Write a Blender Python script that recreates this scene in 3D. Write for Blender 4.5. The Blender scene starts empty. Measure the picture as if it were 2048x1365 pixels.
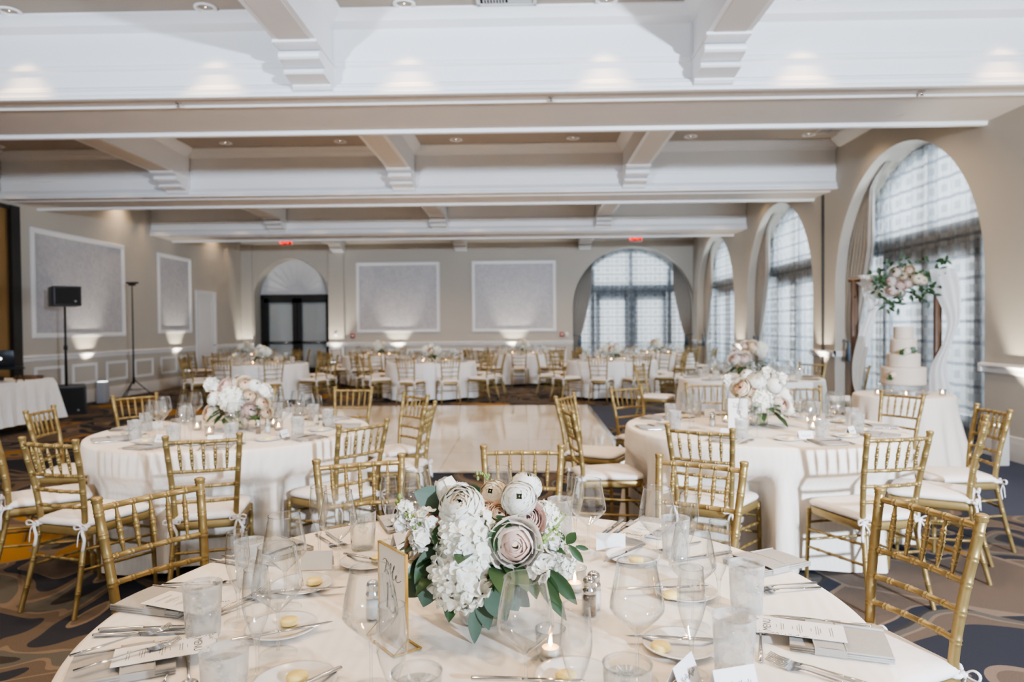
import bpy, math, random
from math import sin, cos, pi, sqrt, radians, atan2, hypot
from mathutils import Vector, Matrix, noise

RND = random.Random(11)
SC = bpy.context.scene
COL = SC.collection

# ------------------------------------------------------------------ materials
MATS = {}

class NT:
    def __init__(s, name):
        s.m = bpy.data.materials.new(name); s.m.use_nodes = True
        s.t = s.m.node_tree; s.t.nodes.clear()
        s.out = s.t.nodes.new('ShaderNodeOutputMaterial')
        MATS[name] = s.m
    def n(s, typ, **kw):
        nd = s.t.nodes.new('ShaderNode' + typ)
        for k, v in kw.items():
            if k.startswith('_'):
                setattr(nd, k[1:], v)
            else:
                s.put(nd.inputs[k.replace('__', ' ')], v)
        return nd
    def put(s, sock, v):
        if isinstance(v, bpy.types.NodeSocket):
            s.t.links.new(v, sock)
        elif isinstance(v, (tuple, list)) and len(v) == 3 and sock.type == 'RGBA':
            sock.default_value = (*v, 1)
        else:
            sock.default_value = v
    def fin(s, sh):
        s.t.links.new(sh, s.out.inputs['Surface']); return s.m
    def obj(s): return s.n('TexCoord').outputs['Object']
    def math(s, op, a, b=0.0, clamp=False):
        nd = s.n('Math', _operation=op, _use_clamp=clamp)
        s.put(nd.inputs[0], a); s.put(nd.inputs[1], b); return nd.outputs[0]
    def mix(s, f, a, b, blend='MIX'):
        nd = s.n('MixRGB', _blend_type=blend)
        s.put(nd.inputs[0], f); s.put(nd.inputs[1], a); s.put(nd.inputs[2], b); return nd.outputs[0]
    def ramp(s, f, stops, interp='LINEAR'):
        nd = s.n('ValToRGB'); r = nd.color_ramp; r.interpolation = interp
        while len(r.elements) < len(stops): r.elements.new(0.5)
        for e, (p, c) in zip(r.elements, stops):
            e.position = p; e.color = (*c, 1) if len(c) == 3 else c
        s.put(nd.inputs[0], f); return nd.outputs[0]
    def bump(s, h, strength, dist=0.01):
        nd = s.n('Bump', Strength=strength, Distance=dist); s.put(nd.inputs['Height'], h); return nd.outputs[0]

def simple(name, col, rough=0.6, metal=0.0, var=0.06, nscale=8.0, bump=0.0, bscale=60.0, spec=0.5, transl=0.0, coat=0.0):
    k = NT(name); o = k.obj()
    nz = k.n('TexNoise', Scale=nscale, Detail=3.0); k.put(nz.inputs['Vector'], o)
    dark = tuple(c * (1 - var) for c in col); lite = tuple(min(1, c * (1 + var)) for c in col)
    c = k.mix(nz.outputs['Fac'], dark, lite)
    b = k.n('BsdfPrincipled', Roughness=rough, Metallic=metal)
    k.put(b.inputs['Base Color'], c); b.inputs['Specular IOR Level'].default_value = spec
    b.inputs['Coat Weight'].default_value = coat
    if bump:
        n2 = k.n('TexNoise', Scale=bscale, Detail=4.0); k.put(n2.inputs['Vector'], o)
        k.put(b.inputs['Normal'], k.bump(n2.outputs['Fac'], bump, 0.004))
    sh = b.outputs[0]
    if transl:
        t = k.n('BsdfTranslucent'); k.put(t.inputs['Color'], c)
        mx = k.n('MixShader'); mx.inputs[0].default_value = transl
        k.put(mx.inputs[1], sh); k.put(mx.inputs[2], t.outputs[0]); sh = mx.outputs[0]
    return k.fin(sh)

def emis(name, col, strength):
    k = NT(name); e = k.n('Emission', Strength=strength); k.put(e.inputs['Color'], col); return k.fin(e.outputs[0])

simple('wall_paint', (0.50, 0.465, 0.405), 0.75, var=0.03, nscale=1.5, bump=0.06, bscale=180)
simple('white_paint', (0.80, 0.79, 0.78), 0.42, var=0.02, nscale=2)
simple('soffit_shaded_white', (0.68, 0.64, 0.60), 0.7, var=0.03, nscale=3, bump=0.05, bscale=150)  # white beam paint greyed: the weaker light underneath put into the colour
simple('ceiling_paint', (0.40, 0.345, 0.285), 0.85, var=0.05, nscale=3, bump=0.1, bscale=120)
simple('trim_paint', (0.62, 0.60, 0.57), 0.5, var=0.02)
simple('gold_paint', (0.31, 0.222, 0.088), 0.38, 0.5, var=0.10, nscale=30, bump=0.05, bscale=300)
simple('cushion_fabric', (0.80, 0.745, 0.70), 0.9, var=0.05, nscale=20, bump=0.35, bscale=35)
simple('ribbon_fabric', (0.80, 0.78, 0.78), 0.85, var=0.04, nscale=40)
simple('napkin_linen', (0.41, 0.385, 0.35), 0.9, var=0.05, nscale=60, bump=0.3, bscale=400)
simple('paper', (0.80, 0.77, 0.73), 0.8, var=0.02)
simple('card_paper', (0.84, 0.84, 0.85), 0.8, var=0.02)
simple('ink', (0.06, 0.055, 0.05), 0.7, var=0.1)
simple('silver', (0.62, 0.60, 0.57), 0.16, 1.0, var=0.05, nscale=12)
simple('porcelain', (0.80, 0.77, 0.73), 0.12, var=0.02, coat=0.5)
simple('butter_yellow', (0.93, 0.74, 0.27), 0.5, var=0.04, nscale=40)
simple('wax', (0.90, 0.80, 0.66), 0.5, var=0.03)
simple('pepper', (0.16, 0.11, 0.07), 0.8, var=0.7, nscale=500)
simple('salt', (0.80, 0.79, 0.77), 0.8, var=0.1, nscale=500)
simple('gold_edge', (0.72, 0.50, 0.15), 0.22, 0.9, var=0.08, nscale=30)
simple('sign_card', (0.80, 0.775, 0.745), 0.35, var=0.02, coat=0.3)
simple('black_plastic', (0.012, 0.012, 0.013), 0.45, var=0.3, nscale=60)
simple('black_cloth', (0.02, 0.02, 0.02), 0.9, var=0.3, nscale=60)
simple('black_frame', (0.02, 0.019, 0.017), 0.4, var=0.2)
simple('dark_frame', (0.17, 0.185, 0.21), 0.5, var=0.1)
simple('amber_panel', (0.27, 0.16, 0.06), 0.6, var=0.1, nscale=2)
simple('drape_fabric', (0.40, 0.37, 0.33), 0.85, var=0.12, nscale=14, transl=0.12)
simple('tassel_cord', (0.12, 0.16, 0.20), 0.8, var=0.2)
simple('chiffon', (0.86, 0.86, 0.85), 0.8, var=0.03, transl=0.4)
simple('walnut', (0.125, 0.068, 0.036), 0.5, var=0.3, nscale=9)
simple('icing', (0.63, 0.545, 0.455), 0.65, var=0.03, nscale=30)
simple('uplight_body', (0.40, 0.42, 0.46), 0.4, var=0.05)
simple('grey_plastic', (0.30, 0.30, 0.30), 0.5, var=0.1)
simple('alarm_red', (0.35, 0.02, 0.015), 0.4, var=0.1)
simple('table_wood', (0.30, 0.22, 0.14), 0.5, var=0.2)
simple('terrace_stone', (0.55, 0.55, 0.52), 0.9, var=0.2, nscale=2)
simple('hedge_leaf', (0.12, 0.2, 0.09), 0.9, var=0.5, nscale=6)
P = dict(white=(0.90, 0.885, 0.81), hydrangea=(0.90, 0.895, 0.80), cream=(0.86, 0.76, 0.60), blush=(0.95, 0.88, 0.81), rosy=(0.92, 0.72, 0.62), pink=(0.84, 0.64, 0.57), peach=(0.88, 0.66, 0.48))
for kk, cc in P.items():
    simple('petal_' + kk, cc, 0.6, var=0.06, nscale=25, transl=0.18)
simple('leaf_green', (0.030, 0.070, 0.020), 0.45, var=0.35, nscale=25)
simple('leaf_eucalyptus', (0.070, 0.112, 0.076), 0.6, var=0.15, nscale=25)
simple('stem_green', (0.22, 0.33, 0.09), 0.5, var=0.15, nscale=25)
emis('flame', (1.0, 0.50, 0.16), 40.0)
emis('lamp_lens', (1.0, 0.84, 0.66), 9.0)
emis('exit_red', (1.0, 0.03, 0.02), 1.3)
emis('white_glow', (0.9, 0.97, 1.0), 1.6)

def glassmat(name, base=0.04, edge=0.55, power=3.2, tint=(0.97, 0.98, 0.98), dark=(0.62, 0.64, 0.63), frost=0.0, rough=0.02):
    k = NT(name)
    lw = k.n('LayerWeight', Blend=0.5)
    f = k.math('POWER', lw.outputs['Facing'], power)
    tc = k.mix(f, tint, dark)
    tr = k.n('BsdfTransparent'); k.put(tr.inputs['Color'], tc)
    gl = k.n('BsdfGlossy', Roughness=rough); gl.inputs['Color'].default_value = (0.95, 0.97, 1, 1)
    fac = k.math('MULTIPLY_ADD', f, edge); 
    fac.node.inputs[2].default_value = base
    mx = k.n('MixShader'); k.put(mx.inputs[0], fac); k.put(mx.inputs[1], tr.outputs[0]); k.put(mx.inputs[2], gl.outputs[0])
    sh = mx.outputs[0]
    if frost:
        o = k.obj()
        nz = k.n('TexNoise', Scale=22.0, Detail=6.0); k.put(nz.inputs['Vector'], o)
        ff = k.math('MULTIPLY', k.ramp(nz.outputs['Fac'], [(0.34, (0.25, 0.25, 0.25)), (0.50, (1, 1, 1))]), frost)
        df = k.n('BsdfTranslucent'); df.inputs['Color'].default_value = (0.86, 0.85, 0.83, 1)
        dd = k.n('BsdfDiffuse'); dd.inputs['Color'].default_value = (0.80, 0.79, 0.77, 1)
        a = k.n('AddShader'); m2 = k.n('MixShader'); m2.inputs[0].default_value = 0.5
        k.put(m2.inputs[1], df.outputs[0]); k.put(m2.inputs[2], dd.outputs[0])
        m3 = k.n('MixShader'); k.put(m3.inputs[0], ff); k.put(m3.inputs[1], sh); k.put(m3.inputs[2], m2.outputs[0]); sh = m3.outputs[0]
    return k.fin(sh)
glassmat('clear_glass', base=0.10, edge=0.80, power=2.1, dark=(0.52, 0.55, 0.55))
glassmat('foot_glass', base=0.03, edge=0.4, power=4.0, dark=(0.75, 0.77, 0.77))
glassmat('thick_glass', base=0.10, edge=0.8, power=1.8, dark=(0.5, 0.53, 0.52))
glassmat('iced_glass', base=0.07, edge=0.5, power=2.4, frost=0.5, dark=(.75,.76,.76))
glassmat('water', base=0.05, edge=0.35, power=2.0, tint=(0.97, 0.98, 0.98), dark=(0.82, 0.84, 0.85))
glassmat('window_glass', base=0.05, edge=0.5, power=4.0, tint=(0.95, 0.98, 0.98))
glassmat('acrylic', base=0.08, edge=0.4, power=2.0, tint=(0.93, 0.93, 0.93), dark=(0.75, 0.75, 0.75), frost=0.25)

def mk_cloth(name, col, bstr=0.25):
    k = NT(name); o = k.obj()
    w = k.n('TexWave', Scale=9.0, Distortion=14.0, Detail=1.0); w.inputs['Detail Scale'].default_value = 0.35
    k.put(w.inputs['Vector'], o)
    c = k.mix(w.outputs['Fac'], tuple(x * 0.965 for x in col), col)
    b = k.n('BsdfPrincipled', Roughness=0.72); k.put(b.inputs['Base Color'], c)
    b.inputs['Sheen Weight'].default_value = 0.1
    k.put(b.inputs['Normal'], k.bump(w.outputs['Fac'], bstr, 0.002))
    return k.fin(b.outputs[0])
mk_cloth('table_linen', (0.86, 0.785, 0.69))
mk_cloth('table_linen_far', (0.80, 0.78, 0.76), 0.1)

def mk_wallpaper():
    k = NT('damask_wallpaper'); o = k.obj()
    n1 = k.n('TexNoise', Scale=1.2, Detail=2.0); k.put(n1.inputs['Vector'], o)
    n2 = k.n('TexNoise', Scale=9.0, Detail=6.0, Distortion=1.5); k.put(n2.inputs['Vector'], o)
    c = k.mix(n1.outputs['Fac'], (0.50, 0.485, 0.50), (0.57, 0.545, 0.54))
    c = k.mix(k.math('MULTIPLY', k.ramp(n2.outputs['Fac'], [(0.42, (0, 0, 0)), (0.58, (1, 1, 1))]), 0.45), c, (0.36, 0.37, 0.41))
    b = k.n('BsdfPrincipled', Roughness=0.45); k.put(b.inputs['Base Color'], c)
    k.fin(b.outputs[0])
mk_wallpaper()

def mk_carpet():
    k = NT('banquet_carpet'); o = k.obj()
    nb = k.n('TexNoise', Scale=0.9, Detail=1.0, Distortion=0.3); k.put(nb.inputs['Vector'], o)
    sub = k.n('VectorMath', _operation='SUBTRACT'); k.put(sub.inputs[0], nb.outputs['Color']); sub.inputs[1].default_value = (0.5, 0.5, 0.5)
    mul = k.n('VectorMath', _operation='SCALE'); k.put(mul.inputs[0], sub.outputs[0]); mul.inputs['Scale'].default_value = 1.1
    add = k.n('VectorMath', _operation='ADD'); k.put(add.inputs[0], o); k.put(add.inputs[1], mul.outputs[0])
    w = add.outputs[0]
    n1 = k.n('TexNoise', Scale=1.25, Detail=1.0, Distortion=0.45); k.put(n1.inputs['Vector'], w)
    navy, char, grey, taupe, tan, lt, org = (0.036, 0.041, 0.055), (0.050, 0.047, 0.046), (0.110, 0.108, 0.100), (0.128, 0.104, 0.086), (0.200, 0.160, 0.126), (0.15, 0.15, 0.145), (0.30, 0.165, 0.045)
    bands = k.ramp(n1.outputs['Fac'], [(0.0, taupe), (0.34, tan), (0.35, navy), (0.42, taupe), (0.455, tan), (0.465, grey), (0.50, char), (0.515, navy), (0.57, tan), (0.58, taupe), (0.63, char), (0.655, lt), (0.70, navy)], 'CONSTANT')
    v = k.n('TexVoronoi', Scale=1.15, _feature='F1'); k.put(v.inputs['Vector'], w)
    ve = k.n('TexVoronoi', Scale=1.15, _feature='DISTANCE_TO_EDGE'); k.put(ve.inputs['Vector'], w)
    sep = k.n('SeparateColor'); k.put(sep.inputs[0], v.outputs['Color'])
    pick = k.math('GREATER_THAN', sep.outputs[0], 0.62)
    cellc = k.ramp(sep.outputs[1], [(0.0, org), (0.42, navy), (0.72, taupe)], 'CONSTANT')
    ring = k.ramp(v.outputs['Distance'], [(0.0, org), (0.10, tan), (0.13, navy), (0.22, tan), (0.25, org), (0.36, tan), (0.385, taupe)], 'CONSTANT')
    cell = k.mix(k.math('GREATER_THAN', sep.outputs[2], 0.5), cellc, ring)
    c = k.mix(pick, bands, cell)
    edge = k.math('MULTIPLY', k.math('LESS_THAN', ve.outputs['Distance'], 0.022), pick)
    c = k.mix(edge, c, tan)
    # plain navy runner areas by the dance floor and the windows
    sx = k.n('SeparateXYZ'); k.put(sx.inputs[0], o)
    wob = k.math('MULTIPLY', nb.outputs['Fac'], 0.5)
    xx = k.math('ADD', sx.outputs[0], wob)
    n_a = k.math('MULTIPLY', k.math('GREATER_THAN', sx.outputs[0], 1.06), k.math('MULTIPLY', k.math('GREATER_THAN', sx.outputs[1], 10.2), k.math('LESS_THAN', sx.outputs[1], 12.95)))
    n_b = k.math('MULTIPLY', k.math('GREATER_THAN', xx, 3.75), k.math('GREATER_THAN', sx.outputs[1], 5.4))
    msk = k.math('MAXIMUM', n_a, n_b)
    c = k.mix(msk, c, (0.062, 0.075, 0.108))
    fz = k.n('TexNoise', Scale=260.0, Detail=2.0); k.put(fz.inputs['Vector'], o)
    c = k.mix(k.math('MULTIPLY', fz.outputs['Fac'], 0.7), c, (0, 0, 0), 'MIX')
    c = k.mix(1.0, c, (1.5, 1.48, 1.5), 'MULTIPLY')
    b = k.n('BsdfPrincipled', Roughness=0.95); k.put(b.inputs['Base Color'], c); b.inputs['Specular IOR Level'].default_value = 0.1
    k.put(b.inputs['Normal'], k.bump(fz.outputs['Fac'], 0.4, 0.004))
    k.fin(b.outputs[0])
mk_carpet()

def mk_dance():
    k = NT('dance_floor_tile'); o = k.obj()
    n1 = k.n('TexNoise', Scale=2.0, Detail=5.0, Distortion=1.0); 
    mp = k.n('Mapping'); k.put(mp.inputs['Vector'], o); mp.inputs['Scale'].default_value = (0.6, 2.2, 1)
    k.put(n1.inputs['Vector'], mp.outputs[0])
    br = k.n('TexBrick', Scale=1.0); k.put(br.inputs['Vector'], o)
    br.offset = 0.0; br.inputs['Brick Width'].default_value = 0.9; br.inputs['Row Height'].default_value = 0.9
    br.inputs['Mortar Size'].default_value = 0.004
    br.inputs['Color1'].default_value = (0.88, 0.76, 0.62, 1); br.inputs['Color2'].default_value = (0.93, 0.83, 0.70, 1); br.inputs['Mortar'].default_value = (0.35, 0.26, 0.18, 1)
    c = k.mix(k.math('MULTIPLY', n1.outputs['Fac'], 0.55), br.outputs['Color'], (0.97, 0.91, 0.82))
    b = k.n('BsdfPrincipled', Roughness=0.09); k.put(b.inputs['Base Color'], c); b.inputs['Coat Weight'].default_value = 0.6; b.inputs['Coat Roughness'].default_value = 0.05
    k.fin(b.outputs[0])
mk_dance()

def mk_sheer(name, ax):
    """Sheer plaid voile: darker, denser threads in a tartan, ax = horizontal axis index."""
    k = NT(name); o = k.obj()
    sx = k.n('SeparateXYZ'); k.put(sx.inputs[0], o)
    h, z = sx.outputs[ax], sx.outputs[2]
    def lines(v, per, wid, off=0.0):
        q = k.math('FRACT', k.math('ADD', k.math('DIVIDE', v, per), off))
        return k.math('LESS_THAN', k.math('ABSOLUTE', k.math('SUBTRACT', q, 0.5)), wid / per / 2)
    thin = k.math('MAXIMUM', lines(z, 0.27, 0.045), k.math('MULTIPLY', lines(z, 0.27, 0.10, 0.5), 0.45))
    thinv = k.math('MAXIMUM', k.math('MULTIPLY', lines(h, 0.30, 0.11), 0.4), k.math('MULTIPLY', lines(h, 0.30, 0.025, 0.5), 0.8))
    f = k.math('ADD', thin, thinv, True)
    nz = k.n('TexNoise', Scale=18.0); 
    mp = k.n('Mapping'); k.put(mp.inputs['Vector'], o); mp.inputs['Scale'].default_value = (1, 1, 0.03); k.put(nz.inputs['Vector'], mp.outputs[0])
    col = k.mix(f, (0.80, 0.83, 0.84), (0.22, 0.24, 0.27))
    tl = k.n('BsdfTranslucent'); k.put(tl.inputs['Color'], col)
    df = k.n('BsdfDiffuse'); k.put(df.inputs['Color'], col)
    m1 = k.n('MixShader'); m1.inputs[0].default_value = 0.35; k.put(m1.inputs[1], tl.outputs[0]); k.put(m1.inputs[2], df.outputs[0])
    tr = k.n('BsdfTransparent')
    fac = k.math('ADD', k.math('MULTIPLY', f, 0.5), k.math('MULTIPLY', nz.outputs['Fac'], 0.36))
    # opacity: base + threads + fold density
    fac = k.math('ADD', fac, 0.09, True)
    m2 = k.n('MixShader'); k.put(m2.inputs[0], fac); k.put(m2.inputs[1], tr.outputs[0]); k.put(m2.inputs[2], m1.outputs[0])
    k.fin(m2.outputs[0])
mk_sheer('sheer_plaid_side', 1); mk_sheer('sheer_plaid_back', 0)

# ------------------------------------------------------------------ mesh builder
class G:
    def __init__(s): s.v = []; s.f = []; s.m = []
    def add(s, vs, fs, m=0, M=None):
        b = len(s.v)
        if M is not None: vs = [M @ Vector(v) for v in vs]
        s.v.extend(tuple(v) for v in vs); s.f.extend(tuple(b + i for i in f) for f in fs); s.m.extend([m] * len(fs)); return s
    def box(s, lo, hi, m=0, M=None):
        x0, y0, z0 = lo; x1, y1, z1 = hi
        vs = [(x0,y0,z0),(x1,y0,z0),(x1,y1,z0),(x0,y1,z0),(x0,y0,z1),(x1,y0,z1),(x1,y1,z1),(x0,y1,z1)]
        return s.add(vs, [(0,3,2,1),(4,5,6,7),(0,1,5,4),(1,2,6,5),(2,3,7,6),(3,0,4,7)], m, M)
    def lathe(s, prof, seg=24, m=0, M=None, wob=None):
        vs = []; fs = []; n = len(prof)
        for i in range(seg):
            a = 2 * pi * i / seg
            for j, (r, z) in enumerate(prof):
                rr = r * (wob(a, j) if wob else 1); vs.append((rr * cos(a), rr * sin(a), z))
        for i in range(seg):
            k = (i + 1) % seg
            for j in range(n - 1):
                fs.append((i*n+j, k*n+j, k*n+j+1, i*n+j+1))
        for j, fl in ((0, True), (n - 1, False)):
            if prof[j][0] > 1e-4 and ((j == 0 and getattr(s, 'cap0', False)) or (j == n - 1 and getattr(s, 'cap1', False))):
                loop = [i*n+j for i in range(seg)]; fs.append(tuple(loop[::-1] if fl else loop))
        return s.add(vs, fs, m, M)
    def tube(s, pts, rad, seg=8, m=0, M=None, cap=True, closed=False, flat=1.0):
        pts = [Vector(p) for p in pts]; n = len(pts)
        if not isinstance(rad, (list, tuple)): rad = [rad] * n
        vs = []; fs = []; prev = None
        for i, p in enumerate(pts):
            if closed: t = pts[(i+1) % n] - pts[i-1]
            else: t = pts[min(i+1, n-1)] - pts[max(i-1, 0)]
            if t.length < 1e-9: t = Vector((0, 0, 1))
            t.normalize()
            if prev is None:
                a = Vector((0, 0, 1)) if abs(t.z) < 0.9 else Vector((1, 0, 0)); u = t.cross(a).normalized()
            else:
                u = prev - t * prev.dot(t)
                u = u.normalized() if u.length > 1e-6 else t.orthogonal().normalized()
            prev = u; w = t.cross(u)
            for k in range(seg):
                a = 2 * pi * k / seg; vs.append(p + (u * cos(a) + w * sin(a) * flat) * rad[i])
        for i in range(n if closed else n - 1):
            j = (i + 1) % n
            for k in range(seg):
                l = (k + 1) % seg; fs.append((i*seg+k, i*seg+l, j*seg+l, j*seg+k))
        if cap and not closed:
            fs.append(tuple(range(seg))[::-1]); fs.append(tuple((n-1)*seg + k for k in range(seg)))
        return s.add(vs, fs, m, M)
    def grid(s, fn, nu, nv, m=0, M=None, cu=False):
        vs = [fn(i / nu, j / nv) for i in range(nu + (0 if cu else 1)) for j in range(nv + 1)]
        fs = []
        for i in range(nu):
            k = (i + 1) % nu if cu else i + 1
            for j in range(nv): fs.append((i*(nv+1)+j, k*(nv+1)+j, k*(nv+1)+j+1, i*(nv+1)+j+1))
        return s.add(vs, fs, m, M)
    def prism(s, poly, axis, a, b, m=0, M=None):
        """poly: 2D points in the plane perpendicular to axis ('x': (y,z), 'y': (x,z), 'z': (x,y))."""
        def mk(p, t): return {'x': (t, p[0], p[1]), 'y': (p[0], t, p[1]), 'z': (p[0], p[1], t)}[axis]
        n = len(poly); vs = [mk(p, a) for p in poly] + [mk(p, b) for p in poly]
        fs = [tuple(range(n))[::-1], tuple(range(n, 2*n))] + [(i, (i+1) % n, n+(i+1) % n, n+i) for i in range(n)]
        return s.add(vs, fs, m, M)
    def mesh(s, name, mats, smooth=True, bevel=None):
        me = bpy.data.meshes.new(name); me.from_pydata(s.v, [], s.f); 
        for mn in ([mats] if isinstance(mats, str) else mats): me.materials.append(MATS[mn])
        me.polygons.foreach_set('material_index', s.m)
        me.polygons.foreach_set('use_smooth', [smooth] * len(s.f))
        me.update()
        if smooth == 'auto' or smooth is None: pass
        return me

def auto(me, ang=35):
    """Smooth shading that keeps edges sharper than ang degrees crisp."""
    me.polygons.foreach_set('use_smooth', [True] * len(me.polygons))
    import bmesh
    b = bmesh.new(); b.from_mesh(me)
    for e in b.edges:
        if len(e.link_faces) == 2 and e.calc_face_angle(0) > radians(ang): e.smooth = False
    b.to_mesh(me); b.free(); return me

def bev(me, w=0.004, seg=2):
    import bmesh
    b = bmesh.new(); b.from_mesh(me)
    es = [e for e in b.edges if len(e.link_faces) == 2 and e.calc_face_angle(0) > radians(40)]
    bmesh.ops.bevel(b, geom=es, offset=w, segments=seg, affect='EDGES', profile=0.6)
    b.to_mesh(me); b.free(); return auto(me, 50)

def text_mesh(body, size, mat, extrude=.0002, offset=0.0):
    c = bpy.data.curves.new('text', 'FONT'); c.body = body; c.size = size; c.align_x = 'CENTER'; c.align_y = 'CENTER'; c.extrude = extrude; c.offset = offset; c.resolution_u = 3
    o = bpy.data.objects.new('text', c); COL.objects.link(o); dg = bpy.context.evaluated_depsgraph_get(); dg.update()
    me = bpy.data.meshes.new_from_object(o.evaluated_get(dg)); bpy.data.objects.remove(o); bpy.data.curves.remove(c)
    me.materials.clear(); me.materials.append(MATS[mat]); return me

def T(x=0, y=0, z=0, rz=0, rx=0, ry=0, s=1.0):
    return Matrix.Translation((x, y, z)) @ Matrix.Rotation(rz, 4, 'Z') @ Matrix.Rotation(ry, 4, 'Y') @ Matrix.Rotation(rx, 4, 'X') @ Matrix.Diagonal((s, s, s, 1))

def place(spec, name, label=None, cat=None, M=None, group=None, kind=None):
    """spec: mesh or (mesh-or-None, [(part_name, mesh, matrix, subparts, label)])."""
    me, parts = spec if isinstance(spec, tuple) else (spec, [])
    o = bpy.data.objects.new(name, me); COL.objects.link(o)
    if M is not None: o.matrix_world = M
    if label: o['label'] = label
    if cat: o['category'] = cat
    if group: o['group'] = group
    if kind: o['kind'] = kind
    def sub(par, lst):
        for p in lst:
            c = bpy.data.objects.new(p[0], p[1]); COL.objects.link(c); c.parent = par
            if len(p) > 2 and p[2] is not None: c.matrix_basis = p[2]
            if len(p) > 4 and p[4]: c['label'] = p[4]
            if len(p) > 3 and p[3]: sub(c, p[3])
    sub(o, parts)
    return o

def struct(name, me, M=None, label=None, parts=()):
    o = place((me, list(parts)), name, label, None, M, None, 'structure'); return o

# ------------------------------------------------------------------ room geometry (metres; camera stands at the origin looking +Y)
XL, XR, YB, YN = -8.94, 5.13, 22.0, -3.5
ZS, ZC = 3.70, 4.50        # beam soffit, coffer ceiling
RAIL = 0.97

g = G(); g.add([(XL, YN, 0), (6.6, YN, 0), (6.6, YB + 1.2, 0), (XL, YB + 1.2, 0)], [(0, 1, 2, 3)])
struct('floor', g.mesh('floor', 'banquet_carpet', False))
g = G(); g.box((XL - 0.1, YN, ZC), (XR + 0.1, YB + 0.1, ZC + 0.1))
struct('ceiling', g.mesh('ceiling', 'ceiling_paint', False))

def arch_wall(P, u0, u1, ztop, arches, depth, mats, seg=32):
    """Wall in the (u, z) plane with arched openings and their reveals; P(u, z, d) maps to world, d = depth behind the face."""
    g = G(); cur = u0
    def quad(a, b, c, d, m=0): g.add([P(*a), P(*b), P(*c), P(*d)], [(0, 1, 2, 3)], m)
    for (uc, R, zs) in arches:
        quad((cur, 0, 0), (uc - R, 0, 0), (uc - R, ztop, 0), (cur, ztop, 0))
        arc = [(uc - R * cos(pi * i / seg), zs + R * sin(pi * i / seg)) for i in range(seg + 1)]
        for (a, b) in zip(arc[:-1], arc[1:]):
            quad((a[0], a[1], 0), (b[0], b[1], 0), (b[0], ztop, 0), (a[0], ztop, 0))
        path = [(uc - R, 0)] + arc + [(uc + R, 0)]
        n = len(path)
        g.add([P(u, z, 0) for u, z in path] + [P(u, z, depth) for u, z in path], [(i, i + 1, n + i + 1, n + i) for i in range(n - 1)], 0)
        cur = uc + R
    quad((cur, 0, 0), (u1, 0, 0), (u1, ztop, 0), (cur, ztop, 0))
    return g

AR = [(9.98, 1.93, 2.02), (14.72, 1.90, 2.05), (19.55, 1.88, 2.05)]
g = arch_wall(lambda u, z, d: (XR + d, u, z), YN, YB, ZC, AR, 0.45, None)
struct('wall_right', g.mesh('wall_right', 'wall_paint', False))
BW = (3.30, 1.89, 2.03)
DW = (-7.39, 1.17, 2.50)
g = arch_wall(lambda u, z, d: (u, YB + d, z), XL, XR, ZC, [DW, BW], 0.6, None)
struct('wall_back', g.mesh('wall_back', 'wall_paint', False))
g = G(); g.add([(XL, 12.2, 0), (XL, YB, 0), (XL, YB, ZC), (XL, 12.2, ZC)], [(0, 1, 2, 3)])
g.add([(XL, YN, ZS - 0.08), (XL, 12.2, ZS - 0.08), (XL, 12.2, ZC), (XL, YN, ZC)], [(0, 1, 2, 3)])
struct('wall_left', g.mesh('wall_left', 'wall_paint', False))
# amber folding partition in the left wall with its black end post
g = G(); g.box((XL - 0.10, YN, 0), (XL - 0.05, 12.2, ZS))
for i in range(8): g.box((XL - 0.06, YN + 0.3 + i * 1.9, 0), (XL - 0.02, YN + 0.3 + i * 1.9 + 1.88, ZS - 0.08))
struct('wall_left_partition', g.mesh('partition', 'amber_panel', False))
g = G(); g.box((XL - 0.02, 12.05, 0), (XL + 0.05, 12.26, ZS - 0.06)); g.box((XL - 0.02, YN, ZS - 0.12), (XL + 0.03, 12.1, ZS - 0.06))
struct('trim_1', g.mesh('partition_post', 'black_frame', False), label='black post and header framing the amber partition')
g = G(); g.box((XR - 0.012, 12.34, 0), (XR + 0.01, 12.43, ZS))
struct('trim_2', g.mesh('partition_slot', 'black_frame', False), label='black vertical partition slot in the right wall')

# transverse beams
def beam(y0, y1, x0, x1):
    g = G()
    # polygon in (y, z): near face has a crown at the top, a mid fillet and a bottom moulding
    poly = [(y0 - 0.16, ZC), (y0 - 0.16, ZC - 0.02), (y0 - 0.13, ZC - 0.04), (y0 - 0.10, ZC - 0.10), (y0 - 0.03, ZC - 0.13), (y0, ZC - 0.14),
            (y0, 4.07), (y0 - 0.014, 4.065), (y0 - 0.014, 4.045), (y0 - 0.03, 4.035), (y0 - 0.03, 4.0), (y0 - 0.008, 3.985), (y0 - 0.008, 3.84),
            (y0 - 0.03, 3.82), (y0 - 0.035, 3.80), (y0 - 0.06, 3.785), (y0 - 0.06, 3.745), (y0 - 0.085, 3.73), (y0 - 0.085, ZS),
            (y0 - 0.02, ZS)]
    far = [(y1 + 0.02, ZS - 0.035), (y1 + 0.085, ZS - 0.035), (y1 + 0.085, 3.745), (y1 + 0.06, 3.76), (y1, 3.80), (y1, 4.36), (y1 + 0.10, 4.40), (y1 + 0.14, ZC)]
    g.prism(poly + [(y0 - 0.02, ZS + 0.05), (y1 - 0.0, ZS + 0.05)] + far, 'x', x0, x1, 0)
    # soffit: near band, bead, main panel
    g.box((x0, y0 - 0.02, ZS + 0.015), (x1, y0 + 0.22, ZS + 0.05), 1)
    g.box((x0, y0 + 0.20, ZS - 0.008), (x1, y0 + 0.225, ZS + 0.03), 1)
    g.box((x0, y0 + 0.225, ZS + 0.005), (x1, y1 + 0.02, ZS + 0.049), 1)
    return g
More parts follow.
